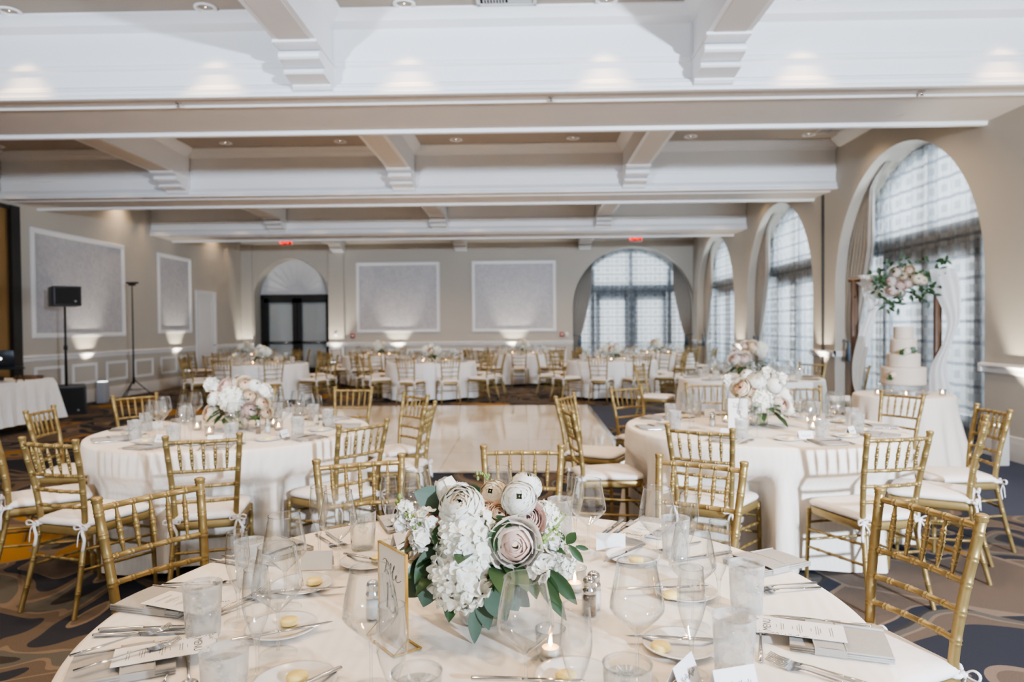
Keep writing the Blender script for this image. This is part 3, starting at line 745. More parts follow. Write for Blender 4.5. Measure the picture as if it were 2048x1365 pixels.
def chair_parts(lod):
    """Gold chiavari chair facing +Y; origin on the floor under the middle of the back rails' top."""
    seg = 10 if lod == 0 else 6
    step = 0.04 if lod == 0 else 0.12
    rg = (lambda l: l) if lod == 0 else (lambda l: l[::2])
    parts = []
    def rod(g, path, rf, rings, rh=0.0028):
        p, r = rodpts(path, rf, rings if lod == 0 else [], step, rh); g.tube(p, r, seg)
    # back edge of the top rail is at y = 0
    def post_path(s):
        return catm([(s * .180, -.03, 0), (s * .168, .022, .20), (s * .152, .066, .42), (s * .152, .070, .50), (s * .163, .050, .66), (s * .174, .020, .80), (s * .180, .0, .895)], 4 if lod == 0 else 2)
    def on_post(s, z):
        pp = post_path(s)
        for a, b in zip(pp[:-1], pp[1:]):
            if a.z <= z <= b.z: return a.lerp(b, (z - a.z) / (b.z - a.z))
        return pp[-1]
    legs = []; back = []
    for s in (-1, 1):
        g = G(); rod(g, post_path(s), lambda t: 0.0125 + 0.003 * min(1, t * 2), [0.13, 0.27, 0.40, 0.555, 0.64, 0.725, 0.80, 0.875], 0.0018)
        g.lathe([(0.0001, 0.912), (0.012, 0.912), (0.0185, 0.908), (0.0195, 0.902), (0.0165, 0.898), (0.0185, 0.893), (0.015, 0.888)], 12 if lod == 0 else 6, 0, T(s * .180, 0, 0))
        legs.append(('rear_leg', g))
    for s in (-1, 1):
        g = G(); rod(g, [(s * .205, .475, 0), (s * .198, .462, .42)], lambda t: 0.0105 + 0.004 * t, [0.10, 0.22, 0.31, 0.39], 0.0018)
        legs.append(('front_leg', g))
    def rail(z, r=0.0095, rings=(.06, .125, .19, .255, .31), g=None):
        a, b = on_post(-1, z), on_post(1, z); n = 6
        path = [a.lerp(b, i / n) + Vector((0, -0.016 * sin(pi * i / n), 0)) for i in range(n + 1)]
        g = g or G(); rod(g, path, lambda t: r, list(rings), 0.0024); return g
    gt = rail(.872, 0.0105, (.055, .12, .18, .24, .30)); back.append(('top_rail', gt))
    lows = []
    for z in (.712, .628, .545): lows.append(rail(z))
    for q in lows: back.append(('back_rail', q))
    spn = []
    for i in range(5):
        g = G(); t = (i + 1) / 6
        def pt(z): 
            a, b = on_post(-1, z), on_post(1, z); return a.lerp(b, t) + Vector((0, -0.016 * sin(pi * t), 0))
        a, b = pt(.718), pt(.866)
        rod(g, [a, a.lerp(b, .5), b], lambda q: 0.0042 + 0.0052 * max(0.0, 1 - abs(2 * q - 1)) ** 0.55, [0.035, 0.075, 0.112], 0.0022)
        spn.append(('spindle', g))
    # seat frame: rounded trapezoid ring
    def outline(inset, n=10):
        pts = []
        cs = [(-.165 + inset, .055 + inset, .03), (.165 - inset, .055 + inset, .03), (.213 - inset, .485 - inset, .09), (-.213 + inset, .485 - inset, .09)]
        m = len(cs)
        for i, (x, y, r) in enumerate(cs):
            p = Vector((x, y)); a = (Vector(cs[i-1][:2]) - p).normalized(); b = (Vector(cs[(i+1) % m][:2]) - p).normalized()
            for k in range(n + 1):
                t = k / n; q0, q2 = p + a * r, p + b * r
                pts.append(q0 * (1-t)**2 + p * 2*t*(1-t) + q2 * t*t)
        return pts
    nn = 6 if lod == 0 else 3
    def slab(g, inset_prof, fn=None):
        rings = []
        for ins, z in inset_prof: rings.append([(p.x, p.y, z) for p in outline(ins, nn)])
        n = len(rings[0]); vs = [v for r in rings for v in r]; fs = []
        for j in range(len(rings) - 1):
            for i in range(n): k = (i + 1) % n; fs.append((j*n+i, j*n+k, (j+1)*n+k, (j+1)*n+i))
        fs.append(tuple(range(n))[::-1]); fs.append(tuple((len(rings)-1)*n + i for i in range(n)))
        g.add(vs, fs)
    sf = G(); slab(sf, [(.012, .392), (.002, .397), (0, .405), (0, .432), (.004, .438), (.02, .44)])
    cu = G(); slab(cu, [(.012, .4405), (.0, .447), (-.004, .458), (.002, .470), (.02, .480), (.06, .487), (.12, .490)])
    st = []
    def L(a, b, rings=None, r=0.0075):
        a, b = Vector(a), Vector(b); g = G(); d = (b - a).length
        rod(g, [a, b], lambda t: r, [d * .2, d * .4, d * .6, d * .8], 0.0022); return ('stretcher', g)
    FR = lambda s, z: Vector((s * (.205 - .007 * z / .42), .475 - .013 * z / .42, z))
    for s in (-1, 1):
        for z in (.30, .20): st.append(L(on_post(s, z + .03), FR(s, z)))
    for z in (.34, .24): st.append(L(FR(-1, z), FR(1, z)))
    st.append(L(on_post(-1, .28), on_post(1, .28)))
    rib = []
    for s in (-1, 1):
        g = G(); c = on_post(s, .445)
        g.tube([c + Vector((.0185 * cos(a), .0185 * sin(a), 0)) for a in [2 * pi * k / 10 for k in range(10)]], 0.008, 5, closed=True, flat=1.0)
        k = c + Vector((s * .012, -.022, 0))
        g.tube([k + Vector((-.012, 0, 0)), k, k + Vector((.012, 0, 0))], [.008, .012, .008], 6)
        for dx in (-1, 1):
            lp = [k, k + Vector((dx * .02, -.012, .018)), k + Vector((dx * .04, -.015, .012)), k + Vector((dx * .038, -.012, -.006)), k + Vector((dx * .015, -.006, -.004)), k]
            g.tube(catm(lp, 3), .006, 5, flat=0.5)
            tl = [k, k + Vector((dx * .012, -.014, -.025)), k + Vector((dx * .022 + .004, -.016, -.06)), k + Vector((dx * .018, -.02, -.095 - .02 * (dx > 0)))]
            g.tube(catm(tl, 3), .008, 5, flat=0.35)
        rib.append(('ribbon_tie', g))
    mt = 'gold_paint'
    if lod == 0:
        out = [(n_, auto(g.mesh(n_, mt), 60)) for n_, g in legs + back + spn + st] + [('seat_frame', auto(sf.mesh('seat_frame', mt), 50)), ('cushion', cu.mesh('cushion', 'cushion_fabric'))]
        out += [(n_, g.mesh(n_, 'ribbon_fabric')) for n_, g in rib]
    else:
        bk = G()
        for n_, g in back + spn: bk.add(g.v, g.f)
        ss = G()
        for n_, g in st: ss.add(g.v, g.f)
        out = [(n_, g.mesh(n_, mt)) for n_, g in legs] + [('backrest', bk.mesh('backrest', mt)), ('stretchers', ss.mesh('stretchers', mt)), ('seat_frame', sf.mesh('seat_frame', mt)), ('cushion', cu.mesh('cushion', 'cushion_fabric'))]
        out[-1] = ('cushion', out[-1][1], None, [('ribbon_tie', g.mesh('rt', 'ribbon_fabric')) for n_, g in rib])
    return (None, out)
CH0, CH1 = chair_parts(0), chair_parts(1)
def chair(x, y, face, label, far=False, group=None):
    """(x, y) = middle of the back rail's top, face = heading of the sitter in degrees."""
    place(CH1 if far else CH0, 'chiavari_chair', label, 'chair', T(x, y, 0, rz=radians(face - 90)), group)

# ------------------------------------------------------------------ tables
ZT = 0.76
def cloth_mesh(R, top, hem, flare, nf, amp, seed, mat, seg=200, rows=12, chairs=()):
    """chairs: (x, y, heading) relative to the table; their seats push the drop inwards."""
    r = random.Random(seed); ph = [r.random() * 6.28 for _ in range(6)]; am = [0.6 + 0.6 * r.random() for _ in range(6)]
    def fold(a):
        return (am[0] * sin(nf * a + ph[0] + 1.1 * sin(2 * a + ph[3])) + 0.5 * am[1] * sin((nf * 2 + 1) * a + ph[1] + sin(3 * a + ph[4])) + 0.35 * am[2] * sin((nf // 2) * a + ph[2])) / 1.5
    g = G(); vs = []; rings = []
    for rr in (0.0001, R * .5, R * .92, R * .985): rings.append((rr, top, 0))
    rings += [(R * 1.0, top - .004, 0), (R + .006, top - .016, 0)]
    for j in range(1, rows + 1):
        t = j / rows; rings.append((None, top - .016 - (top - .016 - hem) * t, t))
    n = seg
    for rr, z, t in rings:
        for i in range(n):
            a = 2 * pi * i / n
            if rr is not None: q = rr; zz = z
            else:
                q = R + .008 + flare * t ** 1.2 + amp * fold(a) * min(1, t * 1.6) ** 1.2; zz = z + (.018 * sin(3 * a + ph[5]) + .012 * sin(7 * a)) * t * t
            if rr is None and zz < .62:
                k0 = min(1, max(0, (.62 - zz) / .10)); k0 = k0 * k0 * (3 - 2 * k0)
                for (hx, hy, hd) in chairs:
                    fx, fy = cos(hd), sin(hd); px, py = q * cos(a) - hx, q * sin(a) - hy
                    ly = px * fx + py * fy; lx = -px * fy + py * fx
                    w = min(1, max(0, (.33 - abs(lx)) / .08))
                    if w > 0 and ly < .525:
                        dn = -(cos(a) * fx + sin(a) * fy)
                        if dn > .3: q -= (.525 - ly) / dn * w * k0
            vs.append((q * cos(a), q * sin(a), zz))
    fs = []
    for j in range(len(rings) - 1):
        for i in range(n): k = (i + 1) % n; fs.append((j*n+i, j*n+k, (j+1)*n+k, (j+1)*n+i)[::-1])
    g.add(vs, fs); return g.mesh('tablecloth', mat)
def table_frame(R):
    t = G(); t.cap0 = t.cap1 = True; t.lathe([(R - .01, ZT - .034), (R - .01, ZT - .008)], 48)
    parts = [('tabletop', auto(t.mesh('tabletop', 'table_wood'), 40))]
    for s in (-1, 1):
        l = G(); 
        l.tube([(s * .38, -.32, 0.0), (s * .38, -.32, ZT - .035)], .014, 8)
        l.tube([(s * .38, .32, 0.0), (s * .38, .32, ZT - .035)], .014, 8); l.tube([(s * .38, -.32, .12), (s * .38, .32, .12)], .012, 8)
        parts.append(('folding_leg', l.mesh('folding_leg', 'grey_plastic')))
    return (None, parts)
TF = table_frame(0.905)
TABLES = {}
def table(key, x, y, seed, cl_label, t_label, far=False, chairs=()):
    TABLES[key] = (x, y)
    place(TF, 'round_table', t_label, 'table', T(x, y, 0, rz=RND.random() * 3))
    me = cloth_mesh(0.913, ZT, 0.03 if not far else 0.05, 0.055, 15, 0.036, seed, 'table_linen_far' if far else 'table_linen', 220 if not far else 120, 16 if not far else 9, [(cx - x, cy - y, radians(hd)) for cx, cy, hd in chairs])
    place(me, 'tablecloth', cl_label, 'tablecloth', T(x, y, 0))
NX, NY = -0.119, 1.74
LXc, LYc = -2.046, 4.873
RXc, RYc = 1.607, 4.93
# chairs measured against the photograph
near_ch = [(-1.32, 2.434, -34.5, 'gold chair nearest the camera on the left, behind the grey napkin'),
 (-0.723, 3.004, -67.9, 'gold chair behind the near table, left of the floral centrepiece'),
 (-0.028, 3.28, -90.5, 'gold chair directly behind the near floral centrepiece, facing the camera'),
 (0.715, 2.948, -122.5, 'gold chair behind the near table, right of the floral centrepiece'),
 (1.239, 2.218, -160.3, 'largest gold chair at the lower right corner, seat against the near table')]
for c in near_ch: chair(*c)
left_ch = [('L1', -1.707, 3.663, 108, 'gold chair backing the camera, centred in front of the left table'),
 ('L2', -0.969, 4.133, 143, 'gold chair at the left table, just behind the centre left chair'),
 ('L3', -2.46, 3.56, 74, 'gold chair at the left table, left of its front centre chair'),
 ('L4', -3.493, 4.975, 7.6, 'gold chair at the outer left side of the left table, by DJ table'),
 ('L5', -3.13, 4.05, 37, 'gold chair cut off by the left picture edge'),
 ('L6', -0.942, 5.905, -137.7, 'gold chair on the dance floor side, farther of the narrow pair'),
 ('L7', -0.711, 5.111, 176, 'gold chair on the dance floor side, nearer of the narrow pair'),
 ('L8', -1.646, 6.616, -96, 'gold chair behind the left table, at the dance floor edge'),
 ('L9', -2.588, 6.687, -94, 'gold chair behind the left table, hidden partly by its flowers'),
 ('L10', -3.394, 6.024, -38, 'gold chair behind the left table, in front of the tripod')]
right_ch = [('R1', 0.934, 3.874, 58, 'gold chair at the front left of the right hand table'),
 ('R2', 1.876, 3.611, 102, 'gold chair casting its shadow on the right hand table cloth'),
 ('R3', 0.30, 5.75, -27, 'gold side-on chair right of the dance floor, the farther one'),
 ('R4', 0.268, 4.80, 8, 'gold side-on chair right of the dance floor, the nearer one'),
 ('R5', 0.905, 6.532, -58, 'gold chair behind right hand table, beside the dance floor corner'),
 ('R6', 1.712, 6.868, -94, 'gold chair straight behind the glasses of the right hand table'),
 ('R7', 2.462, 6.436, -88, 'gold chair behind right hand table, right of its flowers'),
 ('R8', 3.015, 5.754, -153, 'gold chair in front of the wedding cake table'),
 ('R9', 3.062, 4.715, 177, 'gold chair at the far right, the farther of the pair'),
 ('R10', 2.64, 4.13, 146, 'gold chair at the far right, the nearer of the pair')]
table('near', NX, NY, 3, 'white swirl patterned cloth on the nearest table, under the gold sign', 'round banquet table nearest the camera, under its white cloth', chairs=[c[:3] for c in near_ch])
table('left', LXc, LYc, 5, 'white floor length cloth on the round table by the left speaker side', 'round banquet table on the left, under its white cloth', chairs=[c[1:4] for c in left_ch])
table('right', RXc, RYc, 8, 'white floor length cloth with chair shadow, on the right hand round table', 'round banquet table on the right, under its white cloth', chairs=[c[1:4] for c in right_ch])
table('window', 2.95, 9.45, 9, 'white cloth on the table between right hand table and middle window', 'round table beyond the right hand one, under its white cloth', True)
FARS = {'T5': (-5.43, 14.3, 'front row table before the arched black doors'), 'T6': (-2.0, 14.6, 'front row table beyond the dance floor, in the middle'),
        'T7': (1.74, 14.7, 'front row table before the arched back window'), 'T8': (-7.3, 18.2, 'back row table nearest the left wall'),
        'T9': (-3.85, 18.2, 'back row table below the left back panel'), 'T10': (-0.12, 18.5, 'back row table below the right back panel'), 'T11': (3.3, 18.2, 'back row table closest to the arched back window')}
for i, (k_, (x, y, d)) in enumerate(FARS.items()):
    table(k_, x, y, 20 + i, 'white cloth on the ' + d, 'round banquet table, the ' + d, True)

for k_, x, y, f, lab in left_ch + right_ch: chair(x, y, f, lab)
for (x, y, f, lab) in ((4.15, 10.40, -130, 'gold chair by the black wall slot, the left one'), (4.50, 9.62, -173, 'gold chair by the black wall slot, the right one'), (3.1, 11.0, -93, 'gold chair at the window side of the table beyond the right'), (1.60, 10.2, -30, 'gold chair at the far left of the table beyond the right')):
    chair(x, y, f, lab, True)
for k_, (x, y, d) in FARS.items():
    ph = {'T5': 12, 'T6': 5, 'T7': 0, 'T8': 20, 'T9': 9, 'T10': 14, 'T11': 3}[k_]
    for i in range(10):
        a = radians(ph + 36 * i + RND.uniform(-3, 3)); r = 1.53 + RND.uniform(-.02, .05)
        cx, cy = x + r * cos(a), y + r * sin(a)
        if cx > 4.85 or cy > 21.7 or cx < -8.7: continue
        chair(cx, cy, math.degrees(a) + 180 + RND.uniform(-6, 6), 'gold chiavari chair at the ' + d, True, 'chairs at the ' + d)

# ------------------------------------------------------------------ tableware
def wine_glass(seg=28):
    b = G(); b.lathe([(0.0045, .092), (0.012, .099), (0.030, .115), (0.046, .131), (0.0535, .142), (0.054, .149), (0.0515, .165), (0.046, .195), (0.0405, .222), (0.0388, .232), (0.0388, .234)], seg)
    s = G(); s.lathe([(0.0035, .006), (0.0032, .03), (0.003, .06), (0.0035, .085), (0.0055, .095)], 10)
    f = G(); f.lathe([(0.0001, .008), (0.006, .006), (0.02, .0035), (0.038, .0022), (0.040, .0012), (0.038, .0002)], seg)
    r = G(); r.tube([(0.0388 * cos(a), 0.0388 * sin(a), .234) for a in [2 * pi * i / seg for i in range(seg)]], 0.0011, 5, closed=True)
    return (b.mesh('bowl', 'clear_glass'), [('rim', r.mesh('rim', 'thick_glass')), ('stem', s.mesh('stem', 'thick_glass')), ('foot', f.mesh('foot', 'foot_glass'))])
def flute(seg=22):
    b = G(); b.lathe([(0.004, .068), (0.008, .078), (0.014, .092), (0.022, .115), (0.0275, .138), (0.0285, .152), (0.0275, .175), (0.0245, .205), (0.0235, .216)], seg)
    s = G(); s.lathe([(0.0045, .006), (0.0035, .02), (0.0035, .045), (0.0048, .06), (0.007, .075)], 10)
    f = G(); f.lathe([(0.0001, .009), (0.007, .006), (0.02, .0035), (0.031, .0022), (0.033, .0012), (0.031, .0002)], seg)
    r = G(); r.tube([(0.0235 * cos(a), 0.0235 * sin(a), .216) for a in [2 * pi * i / seg for i in range(seg)]], 0.0010, 5, closed=True)
    return (b.mesh('bowl', 'clear_glass'), [('rim', r.mesh('rim', 'thick_glass')), ('stem', s.mesh('stem', 'thick_glass')), ('foot', f.mesh('foot', 'foot_glass'))])
def tumbler(mat='iced_glass', seg=28):
    b = G(); b.lathe([(0.0001, .001), (0.033, .001), (0.0365, .004), (0.0375, .012), (0.0395, .06), (0.0425, .120), (0.0432, .122), (0.0422, .122), (0.0405, .115)], seg)
    w = G(); w.lathe([(0.0001, .012), (0.034, .012), (0.0362, .016), (0.0385, .06), (0.0402, .098), (0.0395, .100), (0.0001, .100)], seg)
    ic = G(); r = random.Random(5)
    for i in range(5):
        s = .011; M = T(r.uniform(-.018, .018), r.uniform(-.018, .018), .085 + r.uniform(-.02, .008)) @ Matrix.Rotation(r.random() * 3, 4, Vector((r.random(), r.random(), 1)).normalized())
        ic.box((-s, -s, -s), (s, s, s), 0, M)
    return (b.mesh('tumbler', mat), [('water', w.mesh('water', 'water')), ('ice', bev(ic.mesh('ice', 'water', False), .002, 1))])
WG, FL, TI, TC = wine_glass(), flute(), tumbler(), tumbler('thick_glass')
for s_ in (WG, FL): auto(s_[1][0][1], 80)
def far_single(spec):
    """The same thing in one mesh, for the tables where its parts cannot be seen."""
    return spec[0]
def lowlathe(prof, seg, mat): g = G(); g.lathe(prof, seg); return g.mesh('far_glass', mat)
WGF = lowlathe([(0.038, .001), (0.006, .006), (0.0035, .03), (0.0035, .085), (0.012, .099), (0.046, .131), (0.054, .147), (0.046, .195), (0.0388, .234)], 12, 'thick_glass')
FLF = lowlathe([(0.031, .001), (0.006, .006), (0.004, .05), (0.008, .078), (0.022, .115), (0.0285, .152), (0.0235, .216)], 10, 'thick_glass')
TIF = lowlathe([(0.0001, .001), (0.0365, .004), (0.0425, .120), (0.0405, .118), (0.039, .09), (0.0001, .09)], 12, 'iced_glass')

def fork():
    g = G(); g.tube([(0, 0, .003), (0, .06, .0045), (0, .115, .007), (0, .135, .006)], [.005, .0042, .0025, .003], 8, flat=0.45)
    g.grid(lambda u, v: ((u - .5) * (.012 + .012 * min(1, v * 1.8)), .132 + .028 * v, .006 - .004 * sin(v * pi * .8)), 4, 4)
    for i in range(4):
        x = -.0096 + i * .0064; g.tube([(x, .158, .0035), (x, .178, .0045), (x, .200, .010)], [.0018, .0016, .0009], 5)
    return g.mesh('fork', 'silver')
def knife():
    h = G(); h.tube([(0, 0, .004), (0, .004, .004), (0, .095, .0045), (0, .1, .0045)], [.005, .0062, .0055, .0048], 8, flat=0.6)
    b = G(); pts = [(-.005, .1), (.005, .1), (.009, .125), (.0095, .17), (.006, .205), (.0, .222), (-.004, .21), (-.005, .15)]
    b.prism(pts, 'z', .003, .0048)
    return (h.mesh('handle', 'silver'), [('blade', bev(b.mesh('blade', 'silver', False), .0006, 1))])
def spoon():
    g = G(); g.tube([(0, 0, .003), (0, .06, .0045), (0, .11, .007), (0, .135, .005)], [.0045, .004, .0025, .0035], 8, flat=0.5)
    def f(u, v):
        a = 2 * pi * u; r = v; return (.0175 * r * cos(a), .158 + .027 * r * sin(a), .001 + .006 * r * r)
    g.grid(f, 18, 4, cu=True); return g.mesh('spoon', 'silver')
FK, KN, SPN = fork(), knife(), spoon()
def plate():
    g = G(); g.lathe([(0.0001, .003), (0.045, .003), (0.052, .005), (0.075, .012), (0.081, .0135), (0.0815, .012), (0.07, .007), (0.05, .0005)], 40); return g.mesh('bread_plate', 'porcelain')
PL = plate()
def butter():
    g = G(); g.lathe([(0.0001, .001), (0.019, .001), (0.021, .004), (0.021, .010), (0.019, .013), (0.0001, .0135)], 20, wob=lambda a, j: 1 + .06 * sin(9 * a) * (j in (2, 3))); return g.mesh('butter_pat', 'butter_yellow')
BT = butter()
def napkin(menu=True):
    """Folded linen, long side radial (+Y towards the table centre), wrapped band; an optional menu card is a separate thing."""
    parts = []
    g = G(); w, l = .07, .10
    for i, (z, sh) in enumerate(((.001, 0), (.006, .003), (.011, -.002))):
        def f(u, v, z=z, sh=sh): return ((u - .5) * 2 * w + sh, (v - .5) * 2 * l, z + .0025 * sin(u * pi) * (1 + .4 * sin(v * 7)))
        g.grid(f, 8, 8)
    for i in range(3):   # folded side edge
        z = .001 + i * .005
        g.tube([(w, -l, z + .002), (w + .001, 0, z + .003), (w, l, z + .002)], .0028, 6); g.tube([(-w, -l, z + .002), (-w, l, z + .002)], .0022, 5)
    g.box((-w, -l, .0008), (w, l, .010))
    b = G()
    def f2(u, v): 
        x = (u - .5) * 2 * (w + .003); return (x, -.005 + v * .062 + .012 * (u - .5), .0172 + .003 * sin(u * pi) + .001 * sin(v * pi))
    b.grid(f2, 8, 5)
    b.tube([f2(u / 8, 0) for u in range(9)], .0016, 5); b.tube([f2(u / 8, 1) for u in range(9)], .0016, 5)
    for s in (0, 1): b.add([f2(s, 0), f2(s, 1), (f2(s, 1)[0], f2(s, 1)[1], .001), (f2(s, 0)[0], f2(s, 0)[1], .001)], [(0, 1, 2, 3)])
    return (g.mesh('napkin', 'napkin_linen'), [('band', b.mesh('band', 'napkin_linen'))])
NK = napkin()
def menu_card():
    c = G(); c.box((-.045, 0, 0), (.045, .20, .0006))
    tx = text_mesh('MENU', .024, 'ink', .0001)
    ln = G(); r = random.Random(4)
    y = .140
    for blk in (1, 2, 0, 1, 3, 0, 1, 3, 0, 2):
        for k in range(max(1, blk)):
            if blk == 0: y -= .004; continue
            w = r.uniform(.012, .028) if blk > 1 else .008
            x = -w
            while x < w: 
                q = r.uniform(.002, .005); ln.box((x, y, .0007), (min(w, x + q), y + .0011, .0009)); x += q + .0012
            y -= .0048
        y -= .005
    lf = G()
    for side in (0, 1):
        for i in range(26):
            t = i / 25
            px, py = (-.045 + .0 + .085 * t * (1 - side) + .004 * side, .195 - .008 * sin(t * 9) - .004 - side * t * .11) if True else (0, 0)
            a = r.uniform(0, 6.28); s = r.uniform(.004, .0085)
            lf.add([(px, py, .0008), (px + s * .35 * cos(a + .6), py + s * .35 * sin(a + .6), .0008), (px + s * cos(a), py + s * sin(a), .0008), (px + s * .35 * cos(a - .6), py + s * .35 * sin(a - .6), .0008)], [(0, 1, 2, 3)])
    return (c.mesh('menu', 'paper', False), [('title', tx, T(0, .160, .0007)), ('menu_lines', ln.mesh('ml', 'ink', False)), ('leaf_print', lf.mesh('lp', 'ink', False))])
MN = menu_card()
MN_FAR = MN[0]
def place_card():
    g = G(); w, h = .045, .05
    g.add([(-w, -.02, 0), (w, -.02, 0), (w, 0, h), (-w, 0, h)], [(0, 1, 2, 3)]); g.add([(-w, .02, 0), (w, .02, 0), (w, 0, h), (-w, 0, h)], [(3, 2, 1, 0)])
    s = G(); r = random.Random(3)
    pts = []
    for i in range(60):
        t = i / 59; x = -.03 + .06 * t; pts.append((x + .0015 * cos(i * 1.3), .022 + .004 * sin(i * 1.3) + .003 * sin(i * .37)))
    dy = .02 / h
    s.tube([(x, -.0206 + z * dy, z) for x, z in pts], .0004, 4)
    return (g.mesh('place_card', 'card_paper', False), [('handwriting', s.mesh('hw', 'ink'))])
PC = place_card()
def votive():
    b = G(); b.lathe([(0.0001, .002), (0.024, .002), (0.028, .006), (0.030, .02), (0.032, .062), (0.0325, .064), (0.0315, .064), (0.029, .02), (0.026, .009), (0.0001, .008)], 24)
    c = G(); c.lathe([(0.0001, .0095), (0.0185, .0095), (0.0185, .024), (0.0175, .024), (0.0165, .0215), (0.0001, .0215)], 20)
    f = G(); f.lathe([(0.0001, .024), (0.0028, .027), (0.0042, .032), (0.0032, .040), (0.0012, .048), (0.0001, .052)], 10)
    return (b.mesh('holder', 'thick_glass'), [('tealight', c.mesh('tealight', 'wax'), None, [('flame', f.mesh('flame', 'flame'))])])
VO = votive()
def shaker(fill):
    b = G(); b.lathe([(0.0001, .001), (0.017, .001), (0.019, .004), (0.0185, .05), (0.0165, .056)], 8)
    c = G(); c.lathe([(0.0001, .004), (0.0165, .004), (0.0165, .046), (0.0001, .046)], 8)
    k = G(); k.lathe([(0.0175, .054), (0.0185, .058), (0.0175, .064), (0.0155, .067), (0.0155, .078), (0.0165, .081), (0.0145, .088), (0.008, .093), (0.0001, .0945)], 20)
    return (b.mesh('shaker', 'thick_glass'), [('contents', c.mesh('contents', fill)), ('cap', k.mesh('cap', 'silver'))])
SHP, SHS = shaker('pepper'), shaker('salt')

ITEMS = dict(wine=(WG, 'wine_glass', 'wine glass'), flute=(FL, 'champagne_flute', 'champagne flute'), tumbler=(TI, 'water_tumbler', 'glass'), clear=(TC, 'water_tumbler', 'glass'),
             plate=(PL, 'bread_plate', 'plate'), butter=(BT, 'butter_pat', 'butter'), fork=(FK, 'fork', 'fork'), knife=(KN, 'table_knife', 'knife'), bknife=(KN, 'butter_knife', 'knife'), spoon=(SPN, 'spoon', 'spoon'),
             napkin=(NK, 'folded_napkin', 'napkin'), menu=(MN, 'menu_card', 'menu'), card=(PC, 'place_card', 'place card'), votive=(VO, 'votive_candle', 'candle'), pepper=(SHP, 'pepper_shaker', 'shaker'), salt=(SHS, 'salt_shaker', 'shaker'))
ZP = ZT + 0.0015
def item(kind, x, y, label, rz=0.0, z=ZP, group=None, spec=None, s=1.0, rx=0.0):
    sp_, nm, cat = ITEMS[kind]
    return place(spec if spec is not None else sp_, nm, label, cat, T(x, y, z, rz=rz, rx=rx, s=s), group)
def cut(kind, x0, y0, x1, y1, label, z=ZP, tilt=0.0, s=1.0):
    """Cutlery from its handle end (x0, y0) pointing to (x1, y1)."""
    return item(kind, x0, y0, label, rz=atan2(y1 - y0, x1 - x0) - pi / 2, z=z, rx=tilt, s=s)

# near table, thing by thing
for x, y, lab in ((-0.543, 1.991, 'large wine glass behind the white place card, left of the flowers'), (-0.61, 1.74, 'large wine glass standing over the left bread plate with butter'),
        (-0.54, 1.492, 'large wine glass in front of the bread plates at lower left'), (-0.308, 1.35, 'large wine glass cut by the lower edge, left of the gold sign'),
        (-0.008, 1.30, 'large wine glass in front of the floral centrepiece'), (0.211, 1.385, 'large wine glass right of the pepper shaker, in front'),
        (0.367, 2.022, 'large wine glass behind the salt and pepper, on the right'), (0.377, 1.633, 'large wine glass between the two right bread plates'),
        (0.18, 2.137, 'large wine glass right behind the trailing green leaves'), (-0.368, 2.312, 'wine glass behind the upper left of the centrepiece'), (-0.10, 2.33, 'wine glass hidden behind the top of the centrepiece')):
    item('wine', x, y, lab)
for x, y, lab in ((-0.55, 1.401, 'champagne flute between the two large iced tumblers at left'), (-0.695, 1.659, 'champagne flute left of the stacked wine glasses'), (-0.64, 2.13, 'champagne flute behind the left wine glasses, before a chair'),
        (-0.240, 1.215, 'champagne flute in front of the gold table sign'), (0.080, 1.215, 'champagne flute at the lower edge beside the candle'), (0.322, 1.405, 'champagne flute left of the lower right iced tumbler'),
        (0.467, 1.741, 'champagne flute beside the upper right iced tumbler'), (0.458, 2.032, 'champagne flute at the far right place with the grey napkin'), (0.150, 2.282, 'champagne flute behind the right side of the centrepiece'), (-0.456, 2.285, 'champagne flute left of the centrepiece, by the clear tumbler')):
    item('flute', x, y, lab)
for k_, x, y, lab in (('tumbler', -0.742, 1.577, 'frosted iced water tumbler beside the left grey napkin'), ('tumbler', -0.549, 1.246, 'frosted iced water tumbler at the lower left edge'), ('clear', -0.526, 2.213, 'clear water tumbler behind the left wine glass'),
        ('tumbler', 0.526, 1.714, 'iced water tumbler near the right grey napkin, upper'), ('tumbler', 0.405, 1.40, 'iced water tumbler beside the right menu card, lower'), ('clear', 0.166, 1.20, 'water tumbler cut by the bottom edge, centre right'),
        ('tumbler', 0.439, 2.122, 'iced water tumbler behind the right wine glasses'), ('tumbler', -0.76, 1.90, 'iced water tumbler behind the left champagne flutes'), ('tumbler', 0.105, 2.36, 'iced tumbler behind the right side of the flowers'), ('clear', -0.19, 1.17, 'water tumbler cut by the bottom edge, below the sign')):
    item(k_, x, y, lab)
for x, y, bx, by, d, kx0, ky0, kx1, ky1 in ((-0.613, 1.879, -0.584, 1.892, 'upper left', -0.70, 1.80, -0.529, 1.831), (-0.574, 1.61, -0.563, 1.63, 'middle left', -0.655, 1.522, -0.44, 1.63), (-0.459, 1.356, -0.458, 1.367, 'lowest left', -0.38, 1.40, -0.47, 1.29),
        (0.309, 2.113, 0.313, 2.065, 'upper right', 0.36, 2.20, 0.20, 2.02), (0.404, 1.829, 0.359, 1.793, 'middle right', 0.250, 1.825, 0.46, 1.848), (0.325, 1.524, 0.279, 1.502, 'lower right', 0.43, 1.523, 0.215, 1.546),
        (0.088, 1.378, 0.07, 1.372, 'bottom centre', -0.115, 1.358, 0.10, 1.35), (-0.478, 2.067, -0.45, 2.08, 'behind the sign', -0.56, 2.115, -0.40, 2.03)):
    item('plate', x, y, 'small white bread plate, %s on the near table' % d)
    item('butter', bx, by, 'round yellow butter pat on the %s bread plate' % d, z=ZP + .006)
    cut('bknife', kx0, ky0, kx1, ky1, 'silver butter knife lying across the %s bread plate' % d, z=ZP + .0125)
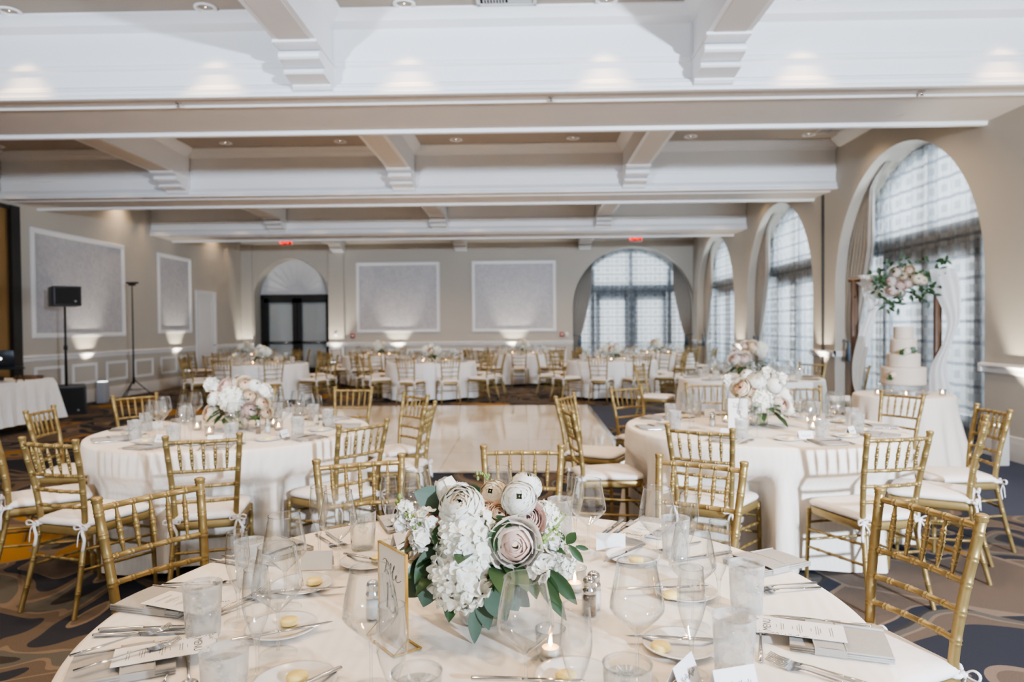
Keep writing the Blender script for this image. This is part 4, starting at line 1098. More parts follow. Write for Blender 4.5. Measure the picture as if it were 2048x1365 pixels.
for x, y, rz, lab in ((-0.618, 2.035, 0.1 + pi, 'white tent place card left of the gold table sign'), (0.255, 2.205, -0.1 + pi, 'white tent place card right of the trailing leaves'), (-0.40, 2.24, 0.9 + pi, 'white tent place card behind the left of the flowers'),
        (0.295, 1.365, 0.95, 'white place card with script at the bottom edge'), (0.385, 1.335, 0.3, 'white place card behind the lower right tumbler')):
    item('card', x, y, lab, rz)
def nk(x, y, deg, lab, menu=None, s=1.0):
    item('napkin', x, y, lab, rz=radians(deg - 90), s=s)
    if menu:
        m = T(x, y, 0, rz=radians(deg - 90)) @ T(*menu[:3], rz=menu[3]); p = m.translation
        item('menu', p.x, p.y, menu[4], rz=radians(deg - 90) + menu[3], z=ZP + .0225)
nk(-0.93, 1.77, -14, 'grey folded napkin at the left rim, before the nearest left chair', (.02, -.01, 0, -.12, 'white menu card tucked under the left rim napkin band'))
nk(-0.84, 1.43, 24, 'grey folded napkin at the lower left with a menu card', (.0, -.02, 0, 0, 'white MENU card with leaf print at the lower left'))
nk(0.69, 2.06, 208, 'grey folded napkin at the right rim, before the shadowed cloth')
nk(0.672, 1.545, 162, 'grey folded napkin at the lower right beside the largest chair', (0.0, -.015, 0, 0, 'white MENU card with leaf print at the lower right'))
nk(0.42, 2.42, 238, 'grey folded napkin behind the right wine glasses', (0, 0, 0, 0, 'white menu card on the napkin behind the right wine glasses'))
nk(-0.80, 2.20, -38, 'grey folded napkin behind the left iced tumbler')
nk(-0.45, 2.49, -68, 'grey folded napkin behind the left flute, before the rear chair', (0, 0, 0, 0, 'white menu card behind the clear tumbler'))
nk(0.0, 2.51, -90, 'grey folded napkin hidden behind the centrepiece')
for k_, a, lab in (('knife', (-1.0, 1.605, -.78, 1.628), 'silver table knife below the left rim napkin, upper'), ('knife', (-.995, 1.575, -.775, 1.60), 'silver table knife below the left rim napkin, lower'),
        ('fork', (-.949, 1.424, -.80, 1.575), 'silver fork above the lower left menu card, outer'), ('fork', (-.90, 1.36, -.75, 1.50), 'silver fork beside the lower left menu card'),
        ('knife', (.785, 1.628, .57, 1.688), 'silver table knife above the lower right napkin, upper'), ('knife', (.775, 1.603, .56, 1.665), 'silver table knife above the lower right napkin, lower'),
        ('fork', (.475, 1.455, .548, 1.678), 'small silver fork left of the lower right menu card'), ('fork', (.66, 1.36, .50, 1.479), 'silver fork below the lower right napkin, upper'), ('fork', (.645, 1.335, .515, 1.44), 'silver fork below the lower right napkin, lower'),
        ('fork', (.772, 1.905, .585, 1.858), 'silver fork right of the upper right tumbler, upper'), ('fork', (.768, 1.872, .58, 1.83), 'silver fork right of the upper right tumbler, lower'),
        ('fork', (-1.0, 1.90, -.80, 1.91), 'silver fork above the left rim napkin'), ('fork', (-.79, 1.67, -.70, 1.86), 'silver dessert fork behind the left iced tumbler'), ('spoon', (-.775, 1.665, -.67, 1.83), 'silver dessert spoon behind the left iced tumbler'),
        ('spoon', (-.735, 1.49, -.65, 1.32), 'silver spoon between the two left iced tumblers'), ('fork', (-.76, 1.49, -.70, 1.30), 'silver fork left of the lower iced tumbler'),
        ('knife', (-.96, 2.10, -.77, 2.02), 'silver table knife behind the left napkins, lower'), ('knife', (-.94, 2.135, -.75, 2.055), 'silver table knife behind the left napkins, upper'),
        ('fork', (-.72, 2.36, -.60, 2.20), 'silver fork behind the left wine glass, first'), ('fork', (-.69, 2.38, -.58, 2.22), 'silver fork behind the left wine glass, second'),
        ('knife', (.335, 2.53, .235, 2.33), 'silver table knife behind the right wine glass, first'), ('knife', (.365, 2.515, .265, 2.315), 'silver table knife behind the right wine glass, second'),
        ('fork', (.55, 2.27, .38, 2.16), 'silver fork behind the upper right bread plate'), ('knife', (.62, 2.17, .43, 2.08), 'silver table knife beside the right rim napkin'),
        ('knife', (-.32, 2.58, -.27, 2.36), 'silver table knife behind the flowers at left')):
    cut(k_, *a, lab, z=ZP + (.024 if 'lower left menu card' in lab else 0))
item('votive', 0.119, 1.85, 'lit votive candle behind the pepper shaker')
item('votive', 0.043, 1.475, 'lit votive candle behind the front wine glass')
item('votive', -0.22, 2.00, 'lit votive candle behind the centrepiece leaves')
item('pepper', 0.144, 1.70, 'glass pepper shaker with silver cap right of the flowers')
item('salt', 0.158, 1.735, 'glass salt shaker hidden behind the pepper shaker')
item('salt', -0.375, 1.675, 'glass salt shaker left of the gold table sign')

# table sign
def ribbon_stroke(g, pts, w0, w1, ang=0.9):
    """Pen stroke in the XZ plane: thicker on downstrokes."""
    P_ = catm([(x, 0, z) for x, z in pts], 6); n = len(P_)
    L_ = []; Rr = []
    for i, p in enumerate(P_):
        d = (P_[min(n-1, i+1)] - P_[max(0, i-1)]).normalized(); w = 1.5 * (w0 + (w1 - w0) * max(0, -d.z) ** 1.5)
        nx, nz = -d.z, d.x; L_.append((p.x + nx * w, 0, p.z + nz * w)); Rr.append((p.x - nx * w, 0, p.z - nz * w))
    g.add(L_ + Rr, [(i, i+1, n+i+1, n+i) for i in range(n-1)])
def table_sign(number, frame_w=.125, h=.205):
    c = G(); c.box((-frame_w/2, -.0015, .0), (frame_w/2, .0015, h))
    f = G(); t = .0035
    for q in ((-frame_w/2 - t, -frame_w/2, 0, h), (frame_w/2, frame_w/2 + t, 0, h), (-frame_w/2 - t, frame_w/2 + t, h, h + t)): f.box((q[0], -.003, q[2]), (q[1], .003, q[3]))
    b = G()
    bw, bd = frame_w/2 + t, .034
    b.box((-bw, -bd, 0), (bw, -bd + .004, .003)); b.box((-bw, bd - .004, 0), (bw, bd, .003)); b.box((-bw, -bd, 0), (-bw + .003, bd, .003)); b.box((bw - .003, -bd, 0), (bw, bd, .003))
    for s in (-1, 1):
        for e_ in (-1, 1): b.tube([(s * bw, e_ * bd, .002), (s * bw, 0, .03)], .0015, 4)
    w = G()
    T_ = [[(-.042, .170), (-.030, .176), (-.012, .168)], [(-.024, .174), (-.028, .158), (-.036, .143)]]
    T_ += [[(-.020, .150), (-.026, .153), (-.028, .146), (-.022, .143), (-.017, .151), (-.017, .144), (-.012, .147)], [(-.012, .147), (-.002, .165), (-.003, .172), (-.008, .162), (-.010, .144), (-.004, .140), (-.001, .148), (-.006, .150)],
           [(-.004, .148), (.010, .163), (.013, .171), (.007, .160), (.004, .143), (.010, .138), (.016, .144)], [(.016, .144), (.024, .148), (.022, .152), (.018, .146), (.022, .138), (.034, .140), (.044, .146)]]
    for s_ in T_: ribbon_stroke(w, s_, .0004, .0009)
    if '1' in number:
        ribbon_stroke(w, [(-.026, .118), (-.020, .124), (-.020, .095), (-.024, .068)], .0005, .0022)
    ribbon_stroke(w, [(-.010, .118), (.004, .126), (.013, .115), (.008, .104), (-.001, .100)], .0006, .0026)
    ribbon_stroke(w, [(-.001, .100), (.012, .097), (.018, .082), (.008, .066), (-.006, .064), (-.014, .072)], .0006, .0028)
    return (None, [('card', c.mesh('card', 'sign_card', False), T(z=.004)), ('frame', f.mesh('frame', 'gold_edge', False), T(z=.004)), ('stand', b.mesh('stand', 'gold_edge', False)), ('lettering', w.mesh('lettering', 'ink', False), T(y=-.0022, z=.004))])
place(table_sign('13'), 'table_number_sign', 'gold edged sign reading Table 13 in script, left of the flowers', 'table sign', T(-.303, 1.548, ZP, rz=atan2(1.50 - 1.60, -.259 + .338)))
place(table_sign('3'), 'table_number_sign', 'gold edged number sign in front of the right hand flowers', 'table sign', T(1.40, 4.74, ZP, rz=-.15))
place(table_sign('3'), 'table_number_sign', 'gold edged number sign standing behind the left table flowers', 'table sign', T(-2.15, 5.1, ZP, rz=.5))

# ------------------------------------------------------------------ flowers
def petal_shell(g, R, th_b, th_t, phc, hw, flare, ruf, seed, nu=6, nv=6, zs=1.0):
    def f(u, v):
        s = u * 2 - 1
        tt = th_t + (s * s) * 0.22
        th = th_b + (tt - th_b) * v
        ww = hw * (0.35 + 0.65 * sin(min(1, v * 1.15) * pi / 2))
        ph = phc + s * ww
        rr = R * (1 + flare * v ** 3) * (1 + ruf * noise.noise(Vector((ph * 2.2 + seed, v * 3, seed * 1.7))))
        rr *= 1 + 0.03 * s * s
        return (rr * sin(th) * cos(ph), rr * sin(th) * sin(ph), rr * cos(th) * zs)
    g.grid(f, nu, nv)
def rose_mesh(mat, seed=1, inner=None):
    r = random.Random(seed); g = G()
    lay = [(3, .44, .30, .02), (3, .52, .42, .03), (4, .61, .54, .04), (4, .70, .68, .06), (5, .80, .86, .10), (5, .90, 1.08, .16), (6, 1.0, 1.32, .26)]
    off = 0
    for n, R, top, fl in lay:
        for i in range(n):
            petal_shell(g, R, 2.75, top, off + 2 * pi * i / n + r.uniform(-.12, .12), pi / n * 1.45, fl, .07, r.random() * 50, 6, 6, 1.0)
        off += .7
    k = len(g.f) * 14 // 30
    if inner: g.m = [1 if i < k else 0 for i in range(len(g.f))]
    return g.mesh('rose', [mat] + ([inner] if inner else []))
def peony_mesh(mat, seed=2, inner=None):
    r = random.Random(seed); g = G(); off = 0
    for n, R, top, fl in [(4, .62, .10, .1), (5, .68, .22, .1), (6, .74, .34, .1), (6, .80, .46, .1), (7, .86, .60, .08), (7, .93, .76, .06), (7, 1.0, .98, .05)]:
        for i in range(n): petal_shell(g, R, 2.9, top, off + 2 * pi * i / n + r.uniform(-.2, .2), pi / n * 1.6, fl, .12, r.random() * 50, 6, 6)
        off += .5
    if inner:
        k = len(g.f) * 15 // 42; g.m = [1 if i < k else 0 for i in range(len(g.f))]
    return g.mesh('peony', [mat] + ([inner] if inner else []))
def ranunculus_mesh(mat, seed=3):
    r = random.Random(seed); g = G(); off = 0
    for li in range(9):
        t = li / 8; R = .86 + .14 * t; n = 4 + li // 2
        for i in range(n): petal_shell(g, R * (1 + r.uniform(-.02, .02)), 2.8, .16 + 1.15 * t, off + 2 * pi * i / n, pi / n * 1.5, .03, .05, r.random() * 50, 5, 5, .92)
        off += .45
    g.lathe([(0.0001, .85), (.03, .845), (.055, .80)], 10, 1)
    return g.mesh('ranunculus', [mat, 'stem_green'])
def hydrangea_mesh(mat, seed=4, n=150, fs=.25):
    r = random.Random(seed); g = G()
    g.lathe([(0.0001, -.8)] + [(.8 * sin(t), -.8 * cos(t)) for t in [pi * k / 10 for k in range(1, 10)]] + [(0.0001, .8)], 16)
    ga = pi * (3 - sqrt(5))
    for i in range(n):
        z = 1 - 1.85 * (i + .5) / n; rr = sqrt(max(0, 1 - z * z)); a = ga * i
        d = Vector((rr * cos(a), rr * sin(a), z)); bump = 1 + r.uniform(-.07, .07) + .06 * noise.noise(d * 2.2 + Vector((seed, 0, 0)))
        q = d.to_track_quat('Z', 'Y').to_matrix().to_4x4()
        M = Matrix.Translation(d * .90 * bump) @ q @ Matrix.Rotation(r.random() * 6.28, 4, 'Z') @ Matrix.Rotation(r.uniform(-.35, .35), 4, 'X')
        for k in range(4):
            s = fs * r.uniform(.8, 1.1)
            def f(u, v, s=s):
                w = s * .52 * sin(pi * (0.12 + .80 * v)) * (u - .5) * 2; x = s * v * .95
                return (x, w, .10 * s + .40 * s * v * v - .35 * w * w / s + .03 * s * sin(u * 9))
            g.grid(f, 3, 3, 0, M @ Matrix.Rotation(k * pi / 2, 4, 'Z'))
    return g.mesh('hydrangea', mat)
def stock_mesh(mat, seed=5):
    """Loose cluster of small five petal florets."""
    r = random.Random(seed); g = G()
    for i in range(9):
        d = Vector((r.uniform(-1, 1), r.uniform(-1, 1), r.uniform(-.2, 1))).normalized()
        M = Matrix.Translation(d * .55) @ d.to_track_quat('Z', 'Y').to_matrix().to_4x4() @ Matrix.Rotation(r.random() * 6, 4, 'Z')
        for k in range(5):
            def f(u, v):
                w = .34 * sin(pi * (.12 + .78 * v)) * (u - .5) * 2; return (.62 * v, w, .12 + .22 * v * v + .05 * sin(u * 12) * v)
            g.grid(f, 4, 3, 0, M @ Matrix.Rotation(k * 2 * pi / 5, 4, 'Z'))
        g.lathe([(0.0001, .16), (.06, .13), (.08, .08)], 6, 1, M)
    return g.mesh('stock', [mat, 'stem_green'])
def tulip_mesh(mat):
    g = G()
    for i in range(6): petal_shell(g, .75 if i % 2 else .68, 2.9, .55, i * pi / 3, .75, .12, .15, i * 3.3, 6, 6, 1.35)
    return g.mesh('bloom', mat)
def leaf(g, base, tip, w, up=Vector((0, 0, 1)), m=0, droop=.15, fold=.25, n=8, rnd=1.0):
    base, tip = Vector(base), Vector(tip); ax = tip - base; L_ = ax.length; s = ax.cross(up)
    s = s.normalized() if s.length > 1e-5 else Vector((1, 0, 0)); nrm = s.cross(ax).normalized()
    def f(u, v):
        c = (u - .5) * 2; ww = w * (sin(pi * min(.995, max(.03, v)) ** rnd)) ** .75
        return base + ax * v + s * (c * ww) + nrm * (fold * abs(c) * ww) - Vector((0, 0, droop * L_ * v * v))
    g.grid(lambda u, v: tuple(f(u, v)), 4, n, m)
MROSE = rose_mesh('petal_blush', 1, 'petal_rosy'); MPINK = rose_mesh('petal_pink', 7); MPCH = rose_mesh('petal_peach', 9); MCRM = rose_mesh('petal_cream', 13, 'petal_peach')
MPEO = peony_mesh('petal_white', 2, 'petal_cream'); MRAN = ranunculus_mesh('petal_white'); MRANC = ranunculus_mesh('petal_cream', 6); MHYD = hydrangea_mesh('petal_hydrangea'); MSTK = stock_mesh('petal_white'); MTUL = tulip_mesh('petal_white')
MHYD2 = hydrangea_mesh('petal_hydrangea', 8, 60, .40)

def aim(x, y, z, d, s, roll=0.0, sz=1.0):
    q = Vector(d).normalized().to_track_quat('Z', 'Y').to_matrix().to_4x4()
    return Matrix.Translation((x, y, z)) @ q @ Matrix.Rotation(roll, 4, 'Z') @ Matrix.Diagonal((s, s, s * sz, 1))
def vase_mesh():
    g = G(); g.lathe([(0.0001, .002), (.048, .002), (.056, .008), (.060, .03), (.055, .075), (.050, .10), (.052, .115)], 28); w = G(); w.lathe([(0.0001, .006), (.052, .008), (.056, .03), (.051, .075), (.048, .088), (.0001, .088)], 20)
    st = G(); r = random.Random(2)
    for i in range(12):
        a = r.random() * 6.28; st.tube([(.03 * cos(a), .03 * sin(a), .01), (-.03 * cos(a + .4), -.03 * sin(a + .4), .12)], .003, 5)
    return g.mesh('vase', 'thick_glass'), w.mesh('w', 'water'), st.mesh('stems', 'stem_green')
VM, VW, VS = vase_mesh()
def greenery(seed, n=26, R=.15, zc=.12):
    r = random.Random(seed); g = G()
    for i in range(n):
        a = r.random() * 6.28; el = r.uniform(-.45, .5); b = Vector((.05 * cos(a), .05 * sin(a), zc + .02)); L_ = r.uniform(.07, .12)
        d = Vector((cos(a), sin(a), el)).normalized(); t0 = b + d * (R * .45); leaf(g, t0, t0 + d * L_ * 1.0, L_ * .24, m=0, droop=.35)
    return g
def centrepiece_near():
    parts = [('vase', VM, None, [('water', VW), ('stems', VS)], 'low clear glass vase')]
    F = (0, -1, .25)
    def b(nm, me, x, y, z, r, d=F, roll=0, sz=1.0, lab=None): parts.append((nm, me, aim(x, y, z, d, r, roll, sz), None, lab))
    b('hydrangea_bloom', MHYD, -.040, -.085, .140, .076, (-.1, -1, -.15), 0); b('hydrangea_bloom', MHYD, -.024, -.060, .212, .080, (.1, -1, .35), 1.3)
    b('peony_bloom', MPEO, -.043, -.060, .285, .050, (-.1, -1, .9), .4, lab='large cream peony bloom')
    b('rose_bloom', MROSE, .078, -.105, .215, .050, (.10, -1, .15), .2, lab='open blush pink rose')
    b('ranunculus_bloom', MRAN, .087, -.060, .305, .040, (.05, -1, .45), 0); b('ranunculus_bloom', MRAN, .104, -.005, .322, .037, (.3, -.3, 1), 1)
    b('ranunculus_bloom', MRANC, .030, -.005, .300, .037, (-.3, -.7, .5), 0); b('white_bloom', MTUL, -.084, -.005, .308, .036, (-.35, .1, 1), .3); b('white_bloom', MTUL, -.055, .01, .300, .030, (.3, .1, 1), .3)
    b('spray_rose', MPCH, .009, -.045, .279, .022, (0, -.6, 1)); b('spray_rose', MPCH, .041, -.060, .270, .023, (.2, -.8, .6), 1); b('spray_rose', MPCH, .060, -.045, .262, .019, (.3, -.8, .4), 2)
    b('rose_bloom', MPINK, .104, -.045, .255, .037, (.35, -1, .6), .9, lab='dusty pink rose'); b('rose_bloom', MPINK, -.095, -.02, .255, .028, (-.5, -.7, .5), .2, lab='dusty pink rose')
    b('hydrangea_bloom', MHYD, .145, .025, .235, .042, (.5, -.5, 1), .5); b('hydrangea_bloom', MHYD, .178, -.025, .150, .042, (1, -.6, 0), .5); b('hydrangea_bloom', MHYD, -.118, -.01, .20, .045, (-1, -.5, 0), .5)
    b('rose_bloom', MCRM, -.155, -.035, .190, .033, (-1, -.6, .2), .5, lab='peach cream rose'); b('rose_bloom', MCRM, .01, .06, .27, .045, (0, .4, 1), .5); b('hydrangea_bloom', MHYD, -.02, .09, .20, .07, (0, 1, .4), .5)
    for i, (x, y, z, r) in enumerate(((.140, -.085, .187, .030), (.128, -.120, .158, .026), (.165, -.07, .215, .024), (-.176, -.045, .279, .021), (-.122, -.065, .262, .027), (-.181, -.045, .248, .024), (-.132, -.085, .222, .028), (-.150, -.06, .255, .022), (.175, -.05, .185, .022))):
        b('stock_bloom', MSTK, x, y, z, r, (x * 5, -1, .3), i)
    # leaves
    g = greenery(3, 18, .12, .15); parts.append(('leaf_spray', g.mesh('leaf_spray', 'leaf_green')))
    e = G()
    for bpt, tip, w in (((-.075, -.01, .275), (-.155, -.04, .322), .040), ((-.105, -.05, .155), (-.165, -.09, .095), .045), ((-.10, -.085, .165), (-.125, -.12, .085), .040), ((.02, -.10, .12), (.06, -.135, .06), .036), ((.045, -.09, .13), (.085, -.12, .075), .036), ((-.01, -.10, .075), (-.012, -.125, .005), .020), ((.0, -.08, .10), (.02, -.125, .035), .026), ((.05, -.07, .12), (.11, -.12, .085), .03)):
        leaf(e, bpt, tip, w * .82, Vector((0, -1, .4)), 0, .05, .12, 9, .85)
    parts.append(('eucalyptus_leaves', e.mesh('eucalyptus', 'leaf_eucalyptus')))
    d = G()
    for bpt, tip, w in (((-.10, -.07, .20), (-.145, -.11, .14), .020), ((-.10, -.05, .17), (-.17, -.10, .15), .02), ((.05, -.09, .26), (.035, -.13, .215), .022), ((.02, -.07, .265), (.075, -.115, .235), .025), ((.11, -.10, .17), (.125, -.15, .12), .018), ((.13, -.09, .15), (.175, -.13, .10), .018), ((.15, -.08, .15), (.215, -.11, .095), .016), ((.12, -.1, .15), (.19, -.14, .075), .016), ((-.06, -.05, .12), (-.07, -.11, .055), .022), ((-.02, -.03, .31), (-.002, -.05, .335), .016), ((-.09, -.07, .25), (-.10, -.10, .215), .014), ((.1, -.06, .20), (.14, -.12, .165), .016)):
        leaf(d, bpt, tip, w, Vector((0, -1, .5)), 0, .15, .3, 8)
    # leaflet branch to the right and feathery fern
    d.tube([(.14, -.06, .20), (.19, -.07, .205), (.235, -.07, .19)], .0012, 5)
    for bpt, tip, w in (((.185, -.07, .205), (.178, -.075, .235), .010), ((.195, -.07, .205), (.215, -.075, .233), .012), ((.215, -.07, .20), (.245, -.07, .192), .006), ((.20, -.07, .203), (.232, -.08, .165), .009)):
        leaf(d, bpt, tip, w, Vector((0, -1, .2)), 0, 0, .2, 7)
    r = random.Random(9)
    for i in range(26):
        x = .03 + .09 * r.random(); z = .135 + .03 * r.random(); a = r.uniform(-2.8, -.3); L_ = r.uniform(.025, .045)
        leaf(d, (x, -.11, z), (x + L_ * cos(a) * .9, -.14, z + L_ * sin(a) * .5 + .008), .0045, Vector((0, -1, 0)), 0, .1, .2, 5)
    parts.append(('leaves', d.mesh('leaves', 'leaf_green')))
    budparts = []
    for A, B in (((.112, -.10, .178), (.191, -.085, .271)), ((-.118, -.085, .225), (-.168, -.06, .272))):
        s = G(); A, B = Vector(A), Vector(B); s.tube([A, A.lerp(B, .5) + Vector((0, 0, .006)), B], [.0032, .0028, .0018], 6)
        budparts.append(('bud_stem', s))
        for i in range(14):
            t = .35 + .65 * i / 13; p = A.lerp(B, t) + Vector((r.uniform(-.012, .012), r.uniform(-.008, .004), r.uniform(-.006, .012))) ; q = .0045 * (1.2 - .5 * t)
            s.lathe([(0.0001, -q), (q * .8, -q * .5), (q, 0), (q * .7, q * .8), (0.0001, q * 1.2)], 6, 0, Matrix.Translation(p))
    s = budparts[1][1]
    for p in ((-.19, -.035, .305), (-.196, -.035, .29)):
        s.lathe([(0.0001, -.006), (.005, -.003), (.006, .001), (.0035, .006), (0.0001, .008)], 8, 0, Matrix.Translation(p))
    s = G(); budparts.append(('bud_cluster', s))
    for i in range(12):
        s.lathe([(0.0001, -.004), (.004, 0), (0.0001, .005)], 6, 0, Matrix.Translation((.005 + r.uniform(-.02, .02), .03, .335 + r.uniform(-.008, .014))))
    parts += [(n_, q.mesh(n_, 'stem_green')) for n_, q in budparts]
    return (None, parts)
place(centrepiece_near(), 'floral_centrepiece', 'large white, cream and blush floral centrepiece on the near table', 'flowers', T(-.11, 1.665, ZP))

def centrepiece_mid(var):
    parts = [('vase', VM, None, [('water', VW), ('stems', VS)], 'low clear glass vase')]
    r = random.Random(var * 7 + 1)
    def b(nm, me, x, y, z, rr, roll=0): parts.append((nm, me, aim(x, y, z, (x * 6, y * 6 - .5, .5), rr, roll)))
    if var == 0:    # left table
        L_ = [('hydrangea_bloom', MHYD, .0, -.11, .20, .078), ('white_bloom', MRAN, -.12, -.08, .20, .05), ('rose_bloom', MPINK, .115, -.11, .13, .05), ('rose_bloom', MCRM, -.15, -.08, .11, .055), ('rose_bloom', MPINK, -.07, -.04, .28, .04), ('white_bloom', MPEO, .0, .0, .30, .045), ('rose_bloom', MCRM, .06, -.05, .29, .045), ('white_bloom', MRAN, .12, -.04, .28, .045), ('rose_bloom', MCRM, .10, -.08, .22, .045), ('rose_bloom', MCRM, .19, -.05, .11, .04), ('stock_bloom', MSTK, .17, -.02, .24, .05), ('stock_bloom', MSTK, -.17, .0, .28, .05), ('rose_bloom', MCRM, .17, -.06, .17, .045)]
    elif var == 1:  # right table
        L_ = [('hydrangea_bloom', MHYD, -.02, -.11, .17, .075), ('rose_bloom', MCRM, -.13, -.06, .25, .06), ('rose_bloom', MPCH, -.08, -.08, .22, .04), ('white_bloom', MPEO, -.03, -.05, .30, .06), ('white_bloom', MRAN, .08, -.07, .27, .055), ('rose_bloom', MCRM, -.12, -.10, .16, .05), ('rose_bloom', MROSE, .10, -.12, .15, .055), ('white_bloom', MPEO, .15, -.05, .20, .055), ('white_bloom', MPEO, .17, -.06, .12, .05), ('stock_bloom', MSTK, .14, 0, .30, .05), ('white_bloom', MRAN, -.08, .0, .33, .045), ('stock_bloom', MSTK, .05, -.02, .34, .05), ('stock_bloom', MSTK, -.20, .0, .30, .04)]
    elif var == 2:  # beyond right: blush, fuller
        L_ = [('rose_bloom', MROSE, -.14, -.08, .20, .06), ('rose_bloom', MROSE, -.05, -.10, .21, .055), ('rose_bloom', MCRM, .06, -.05, .32, .06), ('rose_bloom', MROSE, .0, 0, .33, .05), ('hydrangea_bloom', MHYD, .13, -.03, .30, .07), ('rose_bloom', MCRM, -.02, -.06, .27, .045), ('rose_bloom', MROSE, -.12, -.03, .26, .045), ('white_bloom', MRAN, .16, .02, .25, .05)]
    else:
        L_ = [('hydrangea_bloom', MHYD2, -.04, -.06, .20, .085), ('rose_bloom', MCRM, .08, -.07, .20, .06), ('white_bloom', MRAN, .02, -.03, .28, .06), ('rose_bloom', MCRM, -.10, .0, .25, .055), ('white_bloom', MRAN, .11, .02, .24, .055), ('hydrangea_bloom', MHYD2, .03, .09, .20, .08)]
    for nm, me, x, y, z, rr in L_: b(nm, me, x, y, z, rr, r.random() * 3)
    g = greenery(var + 20, 40 if var < 3 else 22, .17 if var == 2 else .15, .11)
    if var == 1:
        leaf(g, (.14, -.05, .12), (.26, -.08, .10), .035); leaf(g, (.08, -.08, .08), (.14, -.14, .02), .035)
    if var == 0: leaf(g, (.05, -.1, .2), (.12, -.14, .21), .03); leaf(g, (-.02, -.12, .1), (0, -.16, .04), .04, m=0)
    parts.append(('leaves', g.mesh('leaves', 'leaf_green')))
    return (None, parts)
place(centrepiece_mid(0), 'floral_centrepiece', 'cream hydrangea and dusty rose centrepiece on the left table', 'flowers', T(-2.02, 4.89, ZP, s=1.1))
place(centrepiece_mid(1), 'floral_centrepiece', 'white and blush centrepiece on the right hand table', 'flowers', T(1.60, 4.93, ZP, s=1.05))
place(centrepiece_mid(2), 'floral_centrepiece', 'tall blush rose centrepiece on the table beyond the right one', 'flowers', T(2.86, 9.3, ZP, s=1.3))
CF = centrepiece_mid(3)
for k_, (x, y, d) in FARS.items():
    place(CF, 'floral_centrepiece', 'cream and white flowers on the ' + d, 'flowers', T(x, y, ZP, rz=RND.random() * 6, s=1.15))

# ------------------------------------------------------------------ place settings on the other tables
def setting(key, az, seat, tn):
    cx, cy = TABLES[key]; a = radians(az); inw = Vector((-cos(a), -sin(a))); rt = Vector((inw.y, -inw.x)); c = Vector((cx, cy))
    def at(r, t): p = c - inw * r + rt * t; return p.x, p.y
    ang = atan2(inw.y, inw.x) - pi / 2
    j = lambda: RND.uniform(-.012, .012)
    S = ' at the %s, before the %s' % (tn, seat)
    item('wine', *at(.49 + j(), .045 + j()), 'large wine glass' + S); item('flute', *at(.55 + j(), .12 + j()), 'champagne flute' + S); item('tumbler', *at(.62 + j(), .06 + j()), 'iced water tumbler' + S)
    x, y = at(.76, 0); item('napkin', x, y, 'folded grey napkin' + S, rz=ang + j() * 4)
    x, y = at(.605, -.165); item('plate', x, y, 'bread plate' + S); item('butter', x + .01, y - .02, 'butter pat' + S, z=ZP + .006)
    x, y = at(.60, -.04); item('card', x, y, 'white place card' + S, rz=ang + RND.uniform(-.4, .4))
    x, y = at(.86, -.10); item('fork', x, y, 'silver fork' + S, rz=ang); x, y = at(.86, .105); item('knife', x, y, 'silver knife' + S, rz=ang)
    x, y = at(.84, .128); item('spoon', x, y, 'silver spoon' + S, rz=ang)
for az, seat in ((-74, 'front centre chair'), (-34.5, 'front right chair'), (-108, 'front left chair'), (176, 'chair by the DJ table'), (-145, 'edge cut chair'), (43, 'far narrow chair'), (8, 'near narrow chair'), (77, 'dance floor edge chair'), (107, 'flower hidden chair'), (139.5, 'tripod side chair')):
    setting('left', az, seat, 'left table')
for az, seat in ((-122.5, 'front left chair'), (-78.5, 'shadow casting chair'), (146.5, 'farther side-on chair'), (-174, 'nearer side-on chair'), (113.7, 'dance floor corner chair'), (87, 'straight back chair'), (60, 'flower side chair'), (30, 'cake side chair'), (-8.4, 'farther far-right chair'), (-39.8, 'nearer far-right chair')):
    setting('right', az, seat, 'right hand table')
item('pepper', -1.80, 4.66, 'glass pepper shaker right of the left table flowers'); item('salt', -1.75, 4.70, 'glass salt shaker right of the left table flowers')
item('salt', 1.27, 4.90, 'glass salt shaker left of the right hand sign'); item('pepper', 1.29, 4.96, 'glass pepper shaker left of the right hand sign')
for x, y, lab in ((-1.72, 4.82, 'lit votive right of the left table flowers, front'), (-1.82, 5.0, 'lit votive right of the left table flowers, rear'), (-2.10, 4.60, 'lit votive in front of the left table flowers'), (-2.3, 4.85, 'lit votive left of the left table flowers'),
        (1.88, 4.70, 'lit votive right of the right hand flowers, front'), (2.02, 5.02, 'lit votive right of the right hand flowers, rear'), (1.42, 5.1, 'lit votive behind the right hand sign'), (3.15, 9.0, 'lit votive on the table beyond the right one, left'), (3.22, 9.1, 'lit votive on the table beyond the right one, right')):
    item('votive', x, y, lab)
for key, d in [('window', 'table beyond the right hand one')] + [(k_, v[2]) for k_, v in FARS.items()]:
    cx, cy = TABLES[key]; ph = RND.random()
    for i in range(10):
        a = ph + 2 * pi * i / 10
        def at(r, t): return cx + r * cos(a) - t * sin(a), cy + r * sin(a) + t * cos(a)
        item('wine', *at(.50, .02), 'clear wine glass on the ' + d, spec=WGF, group='wine glasses on the ' + d)
        item('flute', *at(.56, .10), 'champagne flute on the ' + d, spec=FLF, group='flutes on the ' + d)
        item('tumbler', *at(.63, -.04), 'water tumbler on the ' + d, spec=TIF, group='tumblers on the ' + d)
        item('napkin', *at(.77, 0), 'grey folded napkin on the ' + d, rz=a + pi / 2, spec=NK[0], group='napkins on the ' + d)
    if key != 'window':
        for i in range(3):
            a = ph * 3 + 2.1 * i; item('votive', cx + .31 * cos(a), cy + .31 * sin(a), 'lit votive candle on the ' + d, group='votives on the ' + d)

